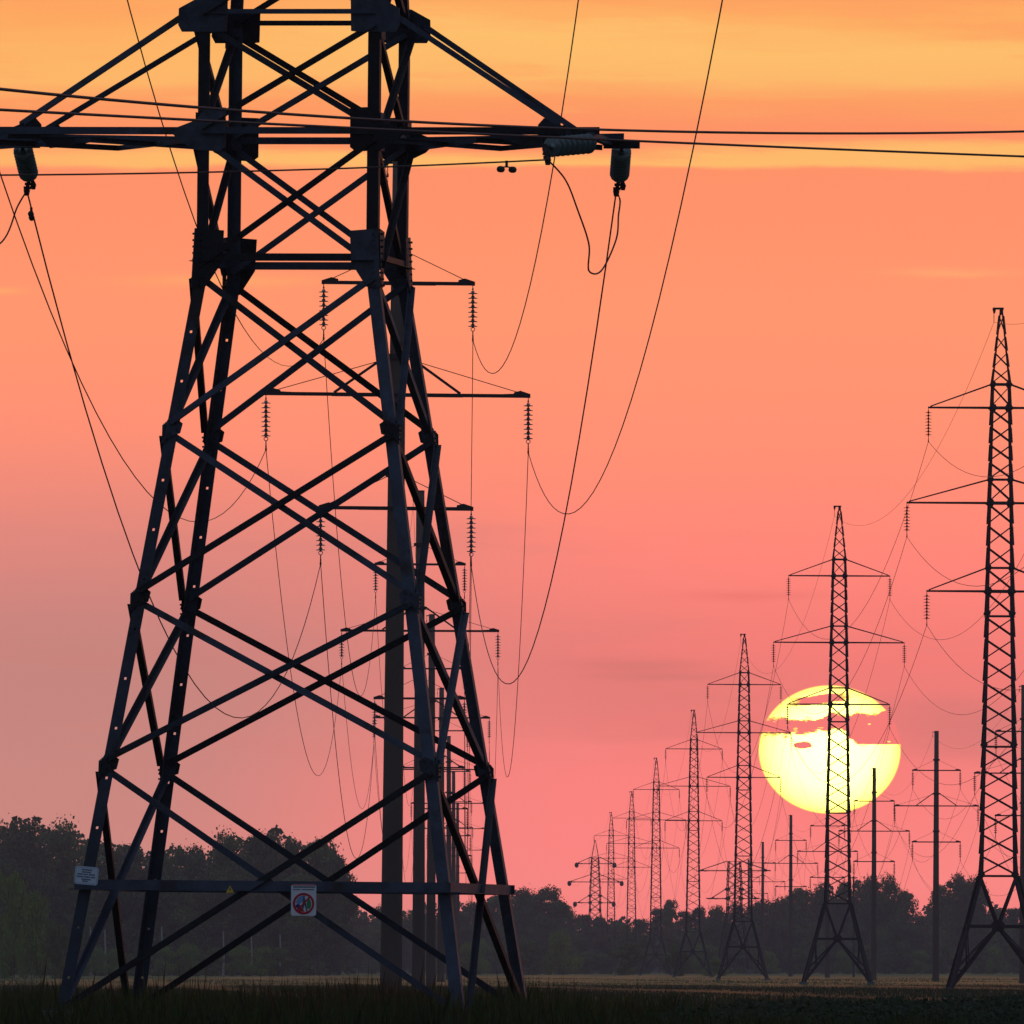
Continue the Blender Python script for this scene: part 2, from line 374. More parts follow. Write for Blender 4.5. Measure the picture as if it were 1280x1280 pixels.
def leg_part(root, c, z0, z1, w, holes=False, mtl=None, t=.014):
    sx, sy = CORN[c]; a = Vector((-sx, 0, 0)); b_ = Vector((0, -sy, 0)); p0, p1 = corner(c, z0), corner(c, z1)
    mb = MB()
    if not holes: mb.lang(p0, p1, a, b_, w, t)
    else:
        mb.prism([(0, 0), (t, 0), (t, w), (0, w)], p0, p1, a, b_)            # side flange
        L = p1.z - p0.z; zz = [z0 + .5 + k * .656 for k in range(int((L - .7) / .656) + 1)]; e = .016; u0 = w * .52
        cuts = [z0] + [x for z in zz for x in (z - e, z + e)] + [z1]
        for i in range(0, len(cuts) - 1):
            q0, q1 = corner(c, cuts[i]), corner(c, cuts[i + 1])
            if i % 2 == 0: mb.prism([(t, 0), (w, 0), (w, t), (t, t)], q0, q1, a, b_)
            else:
                mb.prism([(t, 0), (u0 - e, 0), (u0 - e, t), (t, t)], q0, q1, a, b_); mb.prism([(u0 + e, 0), (w, 0), (w, t), (u0 + e, t)], q0, q1, a, b_)
    return mb.obj('leg', mtl or M['steel'], root)
def face_brace(mb, p, q, n, w=.09, off=0.0, flip=False, t=.009):
    ax = (q - p).normalized(); a = n.cross(ax).normalized() * (-1 if flip else 1)
    return mb.lang(p + n * off - a * w / 2, q + n * off - a * w / 2, a, n if off > 0 else -n, w, t)
def tower(root, lod=0, levels=3, fullmat=None, top=True):
    st = fullmat or M['steel']; gu = fullmat or M['gusset']
    def one(mb, name): return mb.obj(name, gu if 'plate' in name else st, root)
    for c in CORN:
        leg_part(root, c, Z_BASE, Z_WAIST, .16, holes=(lod == 0 and c in ('fl', 'bl')), mtl=st)
        leg_part(root, c, Z_WAIST + .002, Z_JOINT, .155, mtl=st)
        leg_part(root, c, Z_JOINT + .002, 22.2 if levels == 3 else 18.3, .15, mtl=st)
        if levels == 3: leg_part(root, c, 22.202, 26.0, .09, mtl=st)
        p = corner(c, Z_BASE); mb = MB().box((p.x - CORN[c][0] * .05, p.y - CORN[c][1] * .05, .20), (.24, .24, .36)); mb.obj('footing', M['footing'], root)
        mb = MB().box((p.x - CORN[c][0] * .05, p.y - CORN[c][1] * .05, .575), (.19, .19, .012))
        for k in (-1, 1): mb.tube([(p.x - CORN[c][0] * .05 + k * .14, p.y, .56), (p.x - CORN[c][0] * .05 + k * .14, p.y, .68)], .018)
        mb.obj('base_plate', gu, root)
    nz = [Z_BASE] + list(NODES) + [Z_WAIST, Z_ARM, Z_JOINT]
    arms = [Z_ARM]
    if levels >= 2: nz += [15.2, 16.75, 18.25]; arms.append(16.75)
    if levels == 3: nz += [19.6, 20.8, 22.2]; arms.append(20.8)
    for ca, cb, n in FACES:
        inw = (corner(cb, 8) - corner(ca, 8)).normalized()
        for i in range(len(nz) - 1):
            z0, z1 = nz[i], nz[i + 1]; w = .084 if z0 > Z_WAIST - .1 else .088
            for k in (0, 1):
                p, q = (corner(ca, z0 + .03), corner(cb, z1 - .05)) if k == 0 else (corner(cb, z0 + .03), corner(ca, z1 - .05))
                e = (q - p).normalized() * .06
                one(face_brace(MB(), p + e, q - e, n, w, off=(.004 if k == 0 else -.020), flip=(k == 1)), 'brace')
        for z, w in ((Z_BELT, .135), (Z_WAIST + .17, .10), (Z_ARM + .02, .09), (Z_JOINT + .08, .065)) + (((16.75, .09), (18.25, .07)) if levels > 1 else ()) + (((20.8, .09), (22.2, .07)) if levels > 2 else ()):
            one(face_brace(MB(), corner(ca, z) + inw * .05 - inw * (.12 if w == .135 else 0), corner(cb, z) - inw * .05 + inw * (.06 if w == .135 else 0), n, w, off=.018 if w == .135 else .006), 'horizontal_strut')
        for cc, s_ in ((ca, 1), (cb, -1)):
            d = inw * s_
            def P(u, z): return corner(cc, z) + d * u + n * .016
            for z in NODES:
              mbn = MB()
              if lod == 0:
                for u_, v_ in ((.05, .04), (.13, .06), (.06, -.08), (.14, -.03), (.03, -.15)): mbn.tube([P(u_, z + v_) + n * .01, P(u_, z + v_) + n * .04], .014)
              one(mbn.plate([P(-.06, z + .03), P(.12, z + .11), P(.21, z + .05), P(.20, z - .08), P(.08, z - .12), P(-.02, z - .22)], n, .010), 'gusset_plate')
            z = Z_WAIST
            mb = MB().plate([P(-.01, z + .55), P(.37, z + .52), P(.35, z + .10), P(.17, z - .22), P(-.01, z - .24)], n, .012)
            if lod == 0:
                for k in range(9): q = P(.06, z - .2 + k * .085); mb.tube([q, q + n * .05], .016)
            one(mb, 'gusset_plate')
            z = Z_ARM
            one(MB().plate([P(-.34, z - .02), P(-.30, z + .05), P(-.01, z + .16), P(.10, z + .33), P(.38, z + .32), P(.38, z - .20), P(.30, z - .26), P(-.01, z - .24), P(-.22, z - .14)] if n.y else
                           [P(-.01, z + .26), P(.3, z + .26), P(.3, z - .24), P(-.01, z - .24)], n, .012), 'gusset_plate')
            z = Z_JOINT
            one(MB().plate([P(-.27, z - .10), P(-.27, z + .12), P(-.02, z + .26), P(.38, z + .26), P(.38, z - .18), P(.30, z - .19), P(-.22, z - .19)] if n.y else
                           [P(-.01, z + .2), P(.3, z + .2), P(.3, z - .28), P(-.01, z - .28)], n, .012), 'gusset_plate')
    tips = {}
    for ai, (za, zj, lh0) in enumerate(((Z_ARM, Z_JOINT, 4.02), (16.75, 18.25, 5.78), (20.8, 22.2, 4.17))[:levels]):
        for s_ in (-1, 1):
            lh = lh0 + (.50 if s_ < 0 and ai == 0 else 0); lf = lh0 - (.18 if s_ < 0 else 0)
            arm = link('crossarm', MB().box((s_ * (lh - .05), 0, za - .02), (.05, .80, .045)).mesh('end_beam', st), root)
            A1 = Vector((0, 0, 1))
            for y in (-1, 1):
                p = Vector((s_ * hw(za), y * hw(za), za - .03)); q = Vector((s_ * (lh + (.06 if y < 0 else .16)), y * .74, za + .0))
                MB().lang(p, q, Vector((0, -y, 0)), A1, .095, .010).obj('chord', st, arm)
                p2 = Vector((s_ * (hw(zj) + .18), y * (hw(zj) + .02), zj)); q2 = Vector((s_ * (lf - .45 + (.30 if s_ < 0 else 0)), y * .80, za + .07))
                MB().lang(p2, q2, Vector((0, -y, 0)), A1, .088, .009).obj('tie_rod', st, arm)
                MB().plate([q2 + Vector((-s_ * .22, 0, .14)), q2 + Vector((s_ * .12, 0, .0)), q2 + Vector((s_ * .16, 0, -.14)), q2 + Vector((-s_ * .30, 0, -.14)), q2 + Vector((-s_ * .30, 0, .05))], (0, y, 0), .012).obj('gusset_plate', gu, arm)
            for k, (u0, u1) in enumerate(((0, .45), (.45, 0), (.45, .95), (.95, .45)) if lod == 0 else ((0, .95),)):
                pa = Vector((s_ * hw(za), -hw(za), za - .06)).lerp(Vector((s_ * lh, -.74, za - .06)), u0); pb = Vector((s_ * hw(za), hw(za), za - .06)).lerp(Vector((s_ * lh, .74, za - .06)), u1)
                MB().lang(pa, pb, Vector((1, 0, 0)), -A1, .07, .008).obj('lacing', st, arm)
            # drooping triangular hanger plates under the end of the arm
            MB().plate([(s_ * (lf - 1.35), -.72, za - .04), (s_ * (lf - .40), -.72, za - .04), (s_ * (lf - .55), -.72, za - .19), (s_ * (lf - .95), -.72, za - .15)], (0, 1, 0), .012).obj('hanger_plate', gu, arm)
            MB().box((s_ * (lf + .12), .80, za - .05), (.24, .03, .055)).obj('hanger_plate', gu, arm)
            for y in (-1, 1): tips[(ai, s_, y)] = Vector((s_ * (lf + .12 if y > 0 else lh + .02), y * .80, za - (.09 if y > 0 else .12)))
    return tips
NEAR = bpy.data.objects.new('lattice_pylon', None); COL.objects.link(NEAR)
NM = mtx((-2.875, 202, 0), -.1597, .0096); NEAR.matrix_world = NM
tag(NEAR, 'huge dark steel lattice pylon filling the left foreground, signs on its legs', 'pylon')
tips = tower(NEAR)

# tension strings of the near tower
def tension(p, d, label, n=8, pitch=.13):
    r_ = bpy.data.objects.new('insulator_string', None); COL.objects.link(r_)
    link('hook', HOOK, r_)
    for k in range(n): link('disc', GLASS, r_, (0, 0, -.12 - k * pitch))
    z = -.12 - n * pitch; MB().tube([(0, 0, z), (0, 0, z - .16)], .022).box((0, 0, z - .14), (.05, .02, .03)).obj('yoke', M['cap'], r_)
    q = Vector(d).normalized().to_track_quat('-Z', 'X'); r_.matrix_world = Matrix.Translation(p) @ q.to_matrix().to_4x4()
    tag(r_, label, 'insulator', 'tension insulator strings of the large pylon'); e = p + Vector(d).normalized() * (abs(z) + .16)
    far_ = d[1] > 0; q1 = e + Vector((-.04, .12, -.17) if far_ else (.05, -.05, -.16)); inv = r_.matrix_world.inverted()
    mb = MB().tube([e, q1], .028, 8).tube([q1 - Vector((0, 0, -.05)), q1, q1 - Vector((0, 0, .07))], [.02, .045, .03], 8).tube([e + Vector((.04, 0, -.03)), e + Vector((.05, .05, -.10)), e + Vector((.05, .05, -.16))], [.02, .042, .026], 8)
    mb.box(e.lerp(q1, .5), (.045, .03, .018)).box(e.lerp(q1, .8), (.05, .03, .02)); mb.v = [tuple(inv @ Vector(v)) for v in mb.v]
    mb.obj('clamp', M['cap'], r_); return q1
SIDE = {-1: 'left', 1: 'right'}; LV = ('lowest', 'middle', 'top')
ends = {}
for (ai, s_, y), p in tips.items():
    w = NM @ p
    if y > 0: ends[(ai, s_, y)] = tension(w, (-.02 if s_ > 0 else .05, 1.12, -.30), f'disc string seen end on, far side of the {SIDE[s_]} {LV[ai]} crossarm of the large pylon')
    else: ends[(ai, s_, y)] = tension(w, (-.56, -.92, -.10), f'ribbed disc string lying sideways, camera side of the {SIDE[s_]} {LV[ai]} crossarm of the large pylon')

# jumper loops
def smoothpts(ps, n=10):
    out = []
    for i in range(len(ps) - 1):
        a, b_, c, d = ps[max(i - 1, 0)], ps[i], ps[i + 1], ps[min(i + 2, len(ps) - 1)]
        for k in range(n):
            t = k / n; out.append(.5 * ((2 * b_) + (c - a) * t + (2 * a - 5 * b_ + 4 * c - d) * t * t + (3 * b_ - a - 3 * c + d) * t ** 3))
    return out + [ps[-1]]
for ai in range(3):
    for s_ in (-1, 1):
        p, q = ends[(ai, s_, -1)], ends[(ai, s_, 1)]
        if ai == 0 and s_ > 0: pts = [p, at(707, 225, 200), at(722, 262, 200.3), at(736, 305, 200.7), at(736, 338, 201.2), at(752, 338, 202), at(770, 300, 202.6), at(773, 270, 203), q + Vector((.05, 0, -.12)), q]
        elif ai == 0: pts = [p, p + Vector((-.1, .3, -.7)), p.lerp(q, .35) - Vector((0, 0, 1.15)), q + Vector((-.35, -.6, -.75)), q + Vector((-.12, -.1, -.22)), q]
        else: pts = [p, p.lerp(q, .3) - Vector((0, 0, 1.2)), p.lerp(q, .7) - Vector((0, 0, 1.2)), q]
        wire(smoothpts(pts), .012, f'looping jumper wire under the {SIDE[s_]} end of the {LV[ai]} crossarm of the large pylon', 'jumper loops', name='jumper_wire')
def damper(p, ax, label):
    mb = MB(); ax = Vector(ax).normalized(); d = ax * .16
    mb.tube([p - d - Vector((0, 0, .09)), p - d * .5 - Vector((0, 0, .07)), p - Vector((0, 0, .06)), p + d * .5 - Vector((0, 0, .07)), p + d - Vector((0, 0, .09))], .009)
    mb.box(p - Vector((0, 0, .03)), (.018, .018, .045)); o = mb.obj('vibration_damper', M['cap'])
    w = MB()
    for k in (-1, 1): c = p + d * k - Vector((0, 0, .10)); w.tube([c - ax * .05, c - ax * .04, c + ax * .04, c + ax * .05], [.02, .042, .042, .02], 8)
    w.obj('weight', M['cap'], o); tag(o, label, 'damper')

# ------------------------------------------------------------------ concrete pole line
def pole_proto():
    root = bpy.data.objects.new('concrete_pole', None); COL.objects.link(root)
    H = 23.4; mb = MB(); n = 20; zs = [-2.5, 0, 6, 12, 18, H]
    mb.tube([(0, 0, z) for z in zs], [.31 - .12 * max(z, 0) / H for z in zs], n); o = mb.obj('shaft', M['concrete'], root)
    for p in o.data.polygons: p.use_smooth = len(p.vertices) == 4
    MB().tube([(0, 0, H), (0, 0, H + .05)], .20, 16).bar((.1, 0, H - .05), (-.36, 0, H - .05), .06).tube([(-.33, 0, H - .08), (-.33, 0, H - .35)], .012).box((-.33, 0, H - .40), (.03, .06, .05)).obj('ground_wire_bracket', M['cap'], root)
    for z, hl, up, knee in ((20.0, 2.07, .88, 0), (16.9, 3.64, 1.02, 1.75), (13.75, 2.09, .90, 0)):
        arm = link('crossarm', MB().box((0, -.24, z), (hl, .03, .05)).box((0, .24, z), (hl * .5, .03, .04)).mesh('crossarm', M['farsteel']), root)
        for s_ in (-1, 1):
            MB().bar((s_ * (hl - .1), -.2, z + .05), (s_ * .22, -.1, z + up), .022).obj('tie_rod', M['farsteel'], arm)
            MB().bar((s_ * (hl - .05), -.24, z + .06), (s_ * hl * .5, .24, z + .0), .04).obj('back_strut', M['farsteel'], arm)
            MB().plate([(s_ * (hl - .42), -.25, z - .04), (s_ * (hl - .40), -.25, z + .10), (s_ * (hl - .22), -.25, z + .15), (s_ * (hl + .06), -.25, z + .06), (s_ * (hl + .06), -.25, z - .05)], (0, 1, 0), .08).obj('tip_bracket', M['farsteel'], arm)
            if knee: MB().bar((s_ * knee, -.22, z + .05), (s_ * .25, -.12, z + up + .1), .075).obj('knee_strut', M['farsteel'], arm)
        MB().tube([(0, 0, z + up - .03), (0, 0, z + up + .12)], .30, 12).obj('collar', M['cap'], root)
    return root
POLE = pole_proto(); POLE_ARMS = [(z, s_, hl) for z, hl in ((20.0, 2.07), (16.9, 3.64), (13.75, 2.09)) for s_ in (-1, 1)]
SHORT2 = {'concrete pole whose top crosses the right edge of the sun': 'concrete pole crossing the edge of the sun', 'concrete pole tucked behind the left leg of the pylon before the sun': 'concrete pole behind the sun pylon leg'}
def place_poles(lst, desc, proto=[POLE]):
    """lst: (bearing px at foot, distance, sink, lean). returns per-support clamp points"""
    sup = []
    for i, (px, d, sink, lean, lab) in enumerate(lst):
        o = proto.pop() if proto else copy_tree(POLE)
        m = mtx(((px - 640) * d / F, d, -sink), .0, lean); o.matrix_world = m
        tag(o, lab, 'utility pole', desc)
        pts = []
        for z, s_, hl in POLE_ARMS:
            tip = m @ Vector((s_ * hl, -.24, z - .05)); lvl = {20.0: 'top', 16.9: 'middle', 13.75: 'lowest'}[z]
            if True:
                h = hang(P_GLASS if d < 1000 else None, tip, f'{SIDE[s_]} {lvl} insulator string of the {lab if len(lab.split()) < 11 else SHORT2[lab]}', 'insulators of ' + desc)
                drop = P_GLASS['drop'] if d < 1000 else 1.6
            pts.append(tip - Vector((0, 0, drop)))
        pts.append(m @ Vector((-.33, 0, 23.0))); sup.append(pts)
    return sup
left = [(488.5, 423, -.16, .0105, 'stout concrete pole just right of the big pylon\'s middle'), (523, 710, .04, .004, 'second concrete pole behind the big pylon'),
        (538.5, 962, -.05, .003, 'third concrete pole behind the big pylon'), (551, 1220, -.15, .003, 'fourth slim concrete pole behind the big pylon'),
        (561, 1480, -.25, 0, 'fifth thin concrete pole behind the big pylon'), (567, 1760, -.35, 0, 'sixth tiny concrete pole behind the big pylon'), (572, 2100, -.5, 0, 'last tiny concrete pole behind the big pylon')]
supL = place_poles(left, 'concrete poles behind the big pylon')
order = [(2, -1), (2, 1), (1, -1), (1, 1), (0, -1), (0, 1)]
names = ['top left', 'top right', 'middle left', 'middle right', 'lowest left', 'lowest right']
for k, (ai, s_) in enumerate(order):
    pts = chain([ends[(ai, s_, 1)]] + [s[k] for s in supL], 7.0, first=(4.4, 4.6, 4.9, 4.6, 5.6, 4.8)[k])
    wire(pts, .0115, f'sagging {names[k]} conductor running from the big pylon to the concrete poles', 'conductors of the concrete pole line behind the big pylon')
wire(chain([NM @ Vector((0, 0, 26.0))] + [s[6] for s in supL], 5.0), .007, 'thin ground wire along the tops of the concrete poles behind the big pylon', name='ground_wire')
# the near spans towards the camera's left
for (ai, s_) in order:
    p = ends[(ai, s_, -1)]; dirv = Vector((-.545, -1, 0)).normalized(); q = p + dirv * 90 + Vector((0, 0, -1.0 if ai else .0))
    if ai == 0 and s_ > 0: WC = sagline(p, q, 1.6, 400)
    wire(sagline(p, q, 1.6, 60), .0115, f'{LV[ai]} {SIDE[s_]} conductor leaving the big pylon towards the near left', 'conductors leaving the big pylon to the left')
pc = min(WC, key=lambda v: abs(640 + v.x * F / v.y - 634)); damper(pc, (-.545, -1, -.03), 'small two weight damper on the wire left of the ribbed glass string')
w2 = sagline(ends[(0, -1, 1)], supL[0][4], 5.6, 400)
damper(w2[3], (.0, 1, -.1), 'small two weight damper below the left insulator of the big pylon')

# two thick wires of another line crossing in front
def crossing(pts, d0, d1, r_, label):
    c = np.polyfit([p[0] for p in pts], [p[1] for p in pts], 2)
    P_ = [at(x, float(np.polyval(c, x)), d0 + (d1 - d0) * x / 1280) for x in range(-900, 2200, 60)]
    wire(P_, r_, label, 'wires crossing in front of the big pylon', name='crossing_wire')
crossing([(0, 112), (215, 131), (400, 145), (560, 154), (770, 164), (1280, 164)], 92, 132, .0105, 'upper of two thick wires crossing in front of the big pylon')
crossing([(0, 138), (250, 150), (515, 161), (770, 178), (1280, 195)], 92, 128, .0095, 'lower of two thick wires crossing in front of the big pylon')

# ------------------------------------------------------------------ suspension lattice pylons on the right
Z_FL, Z_BT = 5.66, 3.19
TA = [(28.62, 3.55), (23.95, 4.58), (19.62, 3.58)]; RISE = 1.15
def sw(z):
    pts = [(0, 4.78), (Z_FL, 1.80), (12.0, 1.60), (19.6, 1.32), (24, 1.16), (28.6, .97), (29.77, .92), (33.45, .15)]
    for (z0, w0), (z1, w1) in zip(pts, pts[1:]):
        if z <= z1: return (w0 + (w1 - w0) * (z - z0) / (z1 - z0)) / 2
    return .07
def sc(c, z): sx, sy = CORN[c]; h = sw(z); return Vector((sx * h, sy * h, z))
def susp_proto(detail=True):
    root = bpy.data.objects.new('suspension_pylon', None); COL.objects.link(root); st = M['farsteel']
    levels = [Z_FL + k * (12.0 - Z_FL) / 6 for k in range(6)] + [12.0 + k * (18.4 - 12.0) / 6 for k in range(6)] + [18.4, 19.62, 20.77] + [20.77 + k * (23.95 - 20.77) / 3 for k in (1, 2)] + [23.95, 25.1] + \
             [25.1 + k * (28.62 - 25.1) / 4 for k in (1, 2, 3)] + [28.62, 29.77] + [29.77 + k * .80 for k in (1, 2, 3)] + [33.2]
    for c, (sx, sy) in CORN.items():
        a, b_ = Vector((-sx, 0, 0)), Vector((0, -sy, 0))
        for z0, z1, w in ((0, Z_FL, .15), (Z_FL, 19.62, .15), (19.62, 29.77, .125), (29.77, 33.45, .075)):
            if w == .15 and z0: mb = MB().lang(sc(c, z0), sc(c, 12), a, b_, w, .02).lang(sc(c, 12), sc(c, z1), a, b_, w, .02)
            elif w == .125: mb = MB().lang(sc(c, z0), sc(c, 24), a, b_, w, .02).lang(sc(c, 24), sc(c, z1), a, b_, w, .02)
            else: mb = MB().lang(sc(c, z0), sc(c, z1), a, b_, w, .02)
            mb.obj('leg', st, root)
        MB().box((sx * 2.36, sy * 2.36, -.05), (.22, .22, .22)).obj('footing', M['footing'], root)
    allb = MB()
    for ca, cb, n in FACES:
        inw = (sc(cb, 8) - sc(ca, 8)).normalized()
        for z0, z1 in zip(levels, levels[1:]):
            w = .062 if z0 < 28 else .045
            for k in (0, 1):
                p, q = (sc(ca, z0 + .06), sc(cb, z1 - .06)) if k == 0 else (sc(cb, z0 + .06), sc(ca, z1 - .06))
                mb = face_brace(MB() if detail else allb, p, q, n, w, off=(.004 if k == 0 else -.03), flip=(k == 1), t=.012)
                if detail: mb.obj('brace', st, root)
        for z, w in ((Z_FL, .10), (Z_BT, .16), (12.0, .08), (18.4, .08), (19.62, .13), (20.77, .08), (23.95, .13), (25.1, .08), (28.62, .12), (29.77, .11)):
            face_brace(MB(), sc(ca, z), sc(cb, z), n, w, off=.006, t=.014).obj('horizontal_strut', st, root)
        mid = (sc(ca, Z_BT) + sc(cb, Z_BT)) / 2
        for cc in (ca, cb):
            foot = sc(cc, .1); top = sc(cc, Z_FL)
            face_brace(MB(), mid, top, n, .12, off=.01, t=.014).obj('leg_brace', st, root)
            face_brace(MB(), mid, foot, n, .12, off=.01, t=.014).obj('leg_brace', st, root)
            q = mid.lerp(foot, .70); lg = sc(cc, q.z); be = sc(cc, Z_BT)
            face_brace(MB(), be, mid.lerp(foot, .62), n, .07, off=-.03, t=.012).obj('leg_brace', st, root)
            face_brace(MB(), lg, q, n, .07, off=-.03, t=.012).obj('leg_brace', st, root)
            face_brace(MB(), lg, mid - n * .0, n, .06, off=-.06, t=.012).obj('leg_brace', st, root)
        MB().plate([mid + inw * a_ + Vector((0, 0, z)) + n * .02 for a_, z in ((-.30, .1), (-.15, .25), (.15, .25), (.30, .1), (.22, -.25), (-.22, -.25))], n, .02).obj('gusset_plate', st, root)
        for z in (Z_FL + .08, 12.1, 18.55, 19.62, 20.77, 23.95, 25.1, 28.62, 29.77):
            for cc, s_ in ((ca, 1), (cb, -1)):
                d = inw * s_; r_ = .24 if z in (19.62, 23.95, 28.62) else .19
                MB().plate([sc(cc, z) + d * u + Vector((0, 0, v)) + n * .02 for u, v in ((-r_ * .55, 0), (0, r_ * .7), (r_ * .9, r_ * .7), (r_ * 1.2, 0), (r_ * .8, -r_ * .8), (0, -r_ * .8))], n, .015).obj('gusset_plate', st, root)
    if not detail: o = allb.obj('bracing', st, root)
    for z, hl in TA:
        for s_ in (-1, 1):
            tip = Vector((s_ * hl, 0, z)); arm = link('crossarm', MB().box(tip + Vector((-s_ * .12, 0, 0)), (.14, .07, .045)).mesh('arm_tip', st), root)
            for y in (-1, 1):
                MB().bar((s_ * sw(z), y * sw(z), z), tip + Vector((0, y * .05, 0)), .085).obj('chord', st, arm)
                MB().bar((s_ * sw(z + RISE), y * sw(z + RISE), z + RISE), tip + Vector((-s_ * .1, y * .05, .06)), .055).obj('tie_rod', st, arm)
    MB().bar((.12, 0, 33.49), (-.42, 0, 33.49), .10).plate([(-.44, -.02, 33.47), (-.26, -.02, 33.47), (-.30, -.02, 33.27), (-.38, -.02, 33.22)], (0, 1, 0), .04).tube([(-.36, 0, 33.27), (-.36, 0, 32.82)], .016).box((0, 0, 33.32), (.09, .09, .14)).obj('peak_bracket', st, root)
    return root
SUSP = susp_proto()
line = [(1247, 747, .0055, 0.0, 'tallest lattice pylon at the right edge of the view'), (1046.5, 1067, .005, .0, 'lattice pylon standing in front of the setting sun'),
        (928.5, 1476, .005, 0, 'lattice pylon just left of the sun'), (866, 1910, .005, 0, 'fourth lattice pylon from the right, left of the sun'),
        (819.5, 2345, .004, 0, 'fifth lattice pylon of the receding row'), (789, 2792, .003, 0, 'sixth lattice pylon of the receding row, small'), (763.5, 3163, .003, 0, 'seventh lattice pylon of the receding row, very small')]
supR = []
for i, (px, d, lean, rz, lab) in enumerate(line):
    o = SUSP if i == 0 else copy_tree(SUSP)
    m = mtx(((px - 640) * d / F, d, .0), rz, lean); o.matrix_world = m
    tag(o, lab, 'pylon', 'lattice pylons receding on the right'); pts = []
    if len(lab.split()) > 10: lab = {1: 'lattice pylon before the sun', 3: 'fourth lattice pylon from the right'}.get(i, ' '.join(lab.split()[:9]))
    for (z, hl), lvl in zip(TA, ('top', 'middle', 'lowest')):
        for s_ in (-1, 1):
            tip = m @ Vector((s_ * hl, 0, z - .04))
            hang(P_PORC if d < 1600 else None, tip, f'{SIDE[s_]} {lvl} insulator string of the {lab}', 'insulators of the receding lattice pylons')
            pts.append(tip - Vector((0, 0, P_PORC['drop'] if d < 1600 else 1.6)))
    pts.append(m @ Vector((-.36, 0, 32.82))); supR.append(pts)
# the off-frame support nearer the camera on the right, then on to the far tension pylon
pre = [[Vector((24.6 + s_ * hl, 420, z - 1.7 + .5)) for (z, hl) in TA for s_ in (-1, 1)] + [Vector((24.2, 420, 33.0))]]
near_r = copy_tree(SUSP); near_r.matrix_world = mtx((24.6, 420, .5), 0, 0)
tag(near_r, 'nearest lattice pylon of the right row, just outside the right edge', 'pylon', 'lattice pylons receding on the right')
FAR = bpy.data.objects.new('tension_pylon', None); COL.objects.link(FAR)
ft = tower(FAR, lod=1, levels=3, fullmat=M['farsteel']); FM = mtx((18.3, 3360, 3.4), .1, .002); FAR.matrix_world = FM
tag(FAR, 'farthest broad lattice pylon at the end of the row, round insulators on its arms', 'pylon')
for c in CORN:
    p = corner(c, Z_BASE); MB().bar(p, p + Vector((CORN[c][0] * .7, CORN[c][1] * .7, -4.2)), .2).obj('leg_extension', M['farsteel'], FAR)
fo = [(2, -1), (2, 1), (1, -1), (1, 1), (0, -1), (0, 1)]
BALL = MB()
for k in range(6): BALL.tube([(0, -.15 * k, -.06 * k), (0, -.15 * k - .06, -.06 * k)], [.45, .38], 8)
BALLM = BALL.mesh('end_string', M['porcelain'])
for k, (ai, s_) in enumerate(fo):
    o = link('insulator_string', BALLM); o.matrix_world = Matrix.Translation(FM @ ft[(ai, s_, -1)] - Vector((0, 0, .1)))
    tag(o, f'{SIDE[s_]} {LV[ai]} round tension insulator of the farthest broad pylon', 'insulator', 'insulators of the farthest pylon')
endp = [FM @ ft[(ai, s_, -1)] for ai, s_ in fo] + [FM @ Vector((0, 0, 26))]
for k in range(7):
    ps = [pre[0][k]] + [s[k] for s in supR] + [endp[k]]
    if k < 6: wire(chain(ps, 4.6), .0125, f'{names[k]} conductor of the receding lattice pylon row', 'conductors of the receding lattice pylons')
    else: wire(chain(ps, 3.2), .009, 'thin ground wire joining the peaks of the receding lattice pylons', name='ground_wire')

# two broad tension pylons far behind, seen through the third pylon
for i, (px, d, zz, lab) in enumerate(((918, 2500, 0.4, 'broad far lattice pylon half hidden behind the pylon left of the sun'),)):
    o = bpy.data.objects.new('tension_pylon', None); COL.objects.link(o); tower(o, lod=1, levels=2, fullmat=M['farsteel'])
    o.matrix_world = mtx(((px - 640) * d / F, d, zz), .1, 0); tag(o, lab, 'pylon')

# ------------------------------------------------------------------ concrete poles on the right
right = [(1279, 1130, 1.3, .002, 'concrete pole at the far right edge'), (1169.5, 1330, 1.6, .0035, 'tallest bare concrete pole right of the sun'),
         (1092, 1575, 1.6, .003, 'concrete pole whose top crosses the right edge of the sun'), (1034, 1850, 1.6, .002, 'concrete pole tucked behind the left leg of the pylon before the sun'),
         (988, 2060, 1.6, .003, 'short concrete pole below the sun'), (953, 2500, 1.6, .003, 'small concrete pole left of the sun'), (936, 2900, 1.6, 0, 'smallest concrete pole by the pylon left of the sun')]
supC = place_poles(right, 'concrete poles receding on the right')
pre2 = [Vector((38.5 + (p.x - supC[0][i].x) - (0), 860, p.z)) for i, p in enumerate(supC[0])]
pre2 = [Vector((p.x + .6, 860, p.z)) for p in supC[0]]
for k in range(7):
    ps = [pre2[k]] + [s[k] for s in supC]
    if k < 6: wire(chain(ps, 7.5), .012, f'{names[k]} conductor of the right hand concrete pole row', 'conductors of the right hand concrete poles')
    else: wire(chain(ps, 5), .008, 'ground wire along the right hand concrete poles', name='ground_wire')
o = MB().tube([(0, 0, 0), (0, 0, 12.6)], [.16, .11], 8).obj('wooden_pole', M['bark']); o.location = ((1067 - 640) * 1900 / F, 1900, 0)
MB().box((0, 0, 12.4), (.5, .05, .06)).obj('crossbar', M['farsteel'], o)
tag(o, 'short dark pole with a small crossbar between the sun pylon and the next concrete pole', 'utility pole')

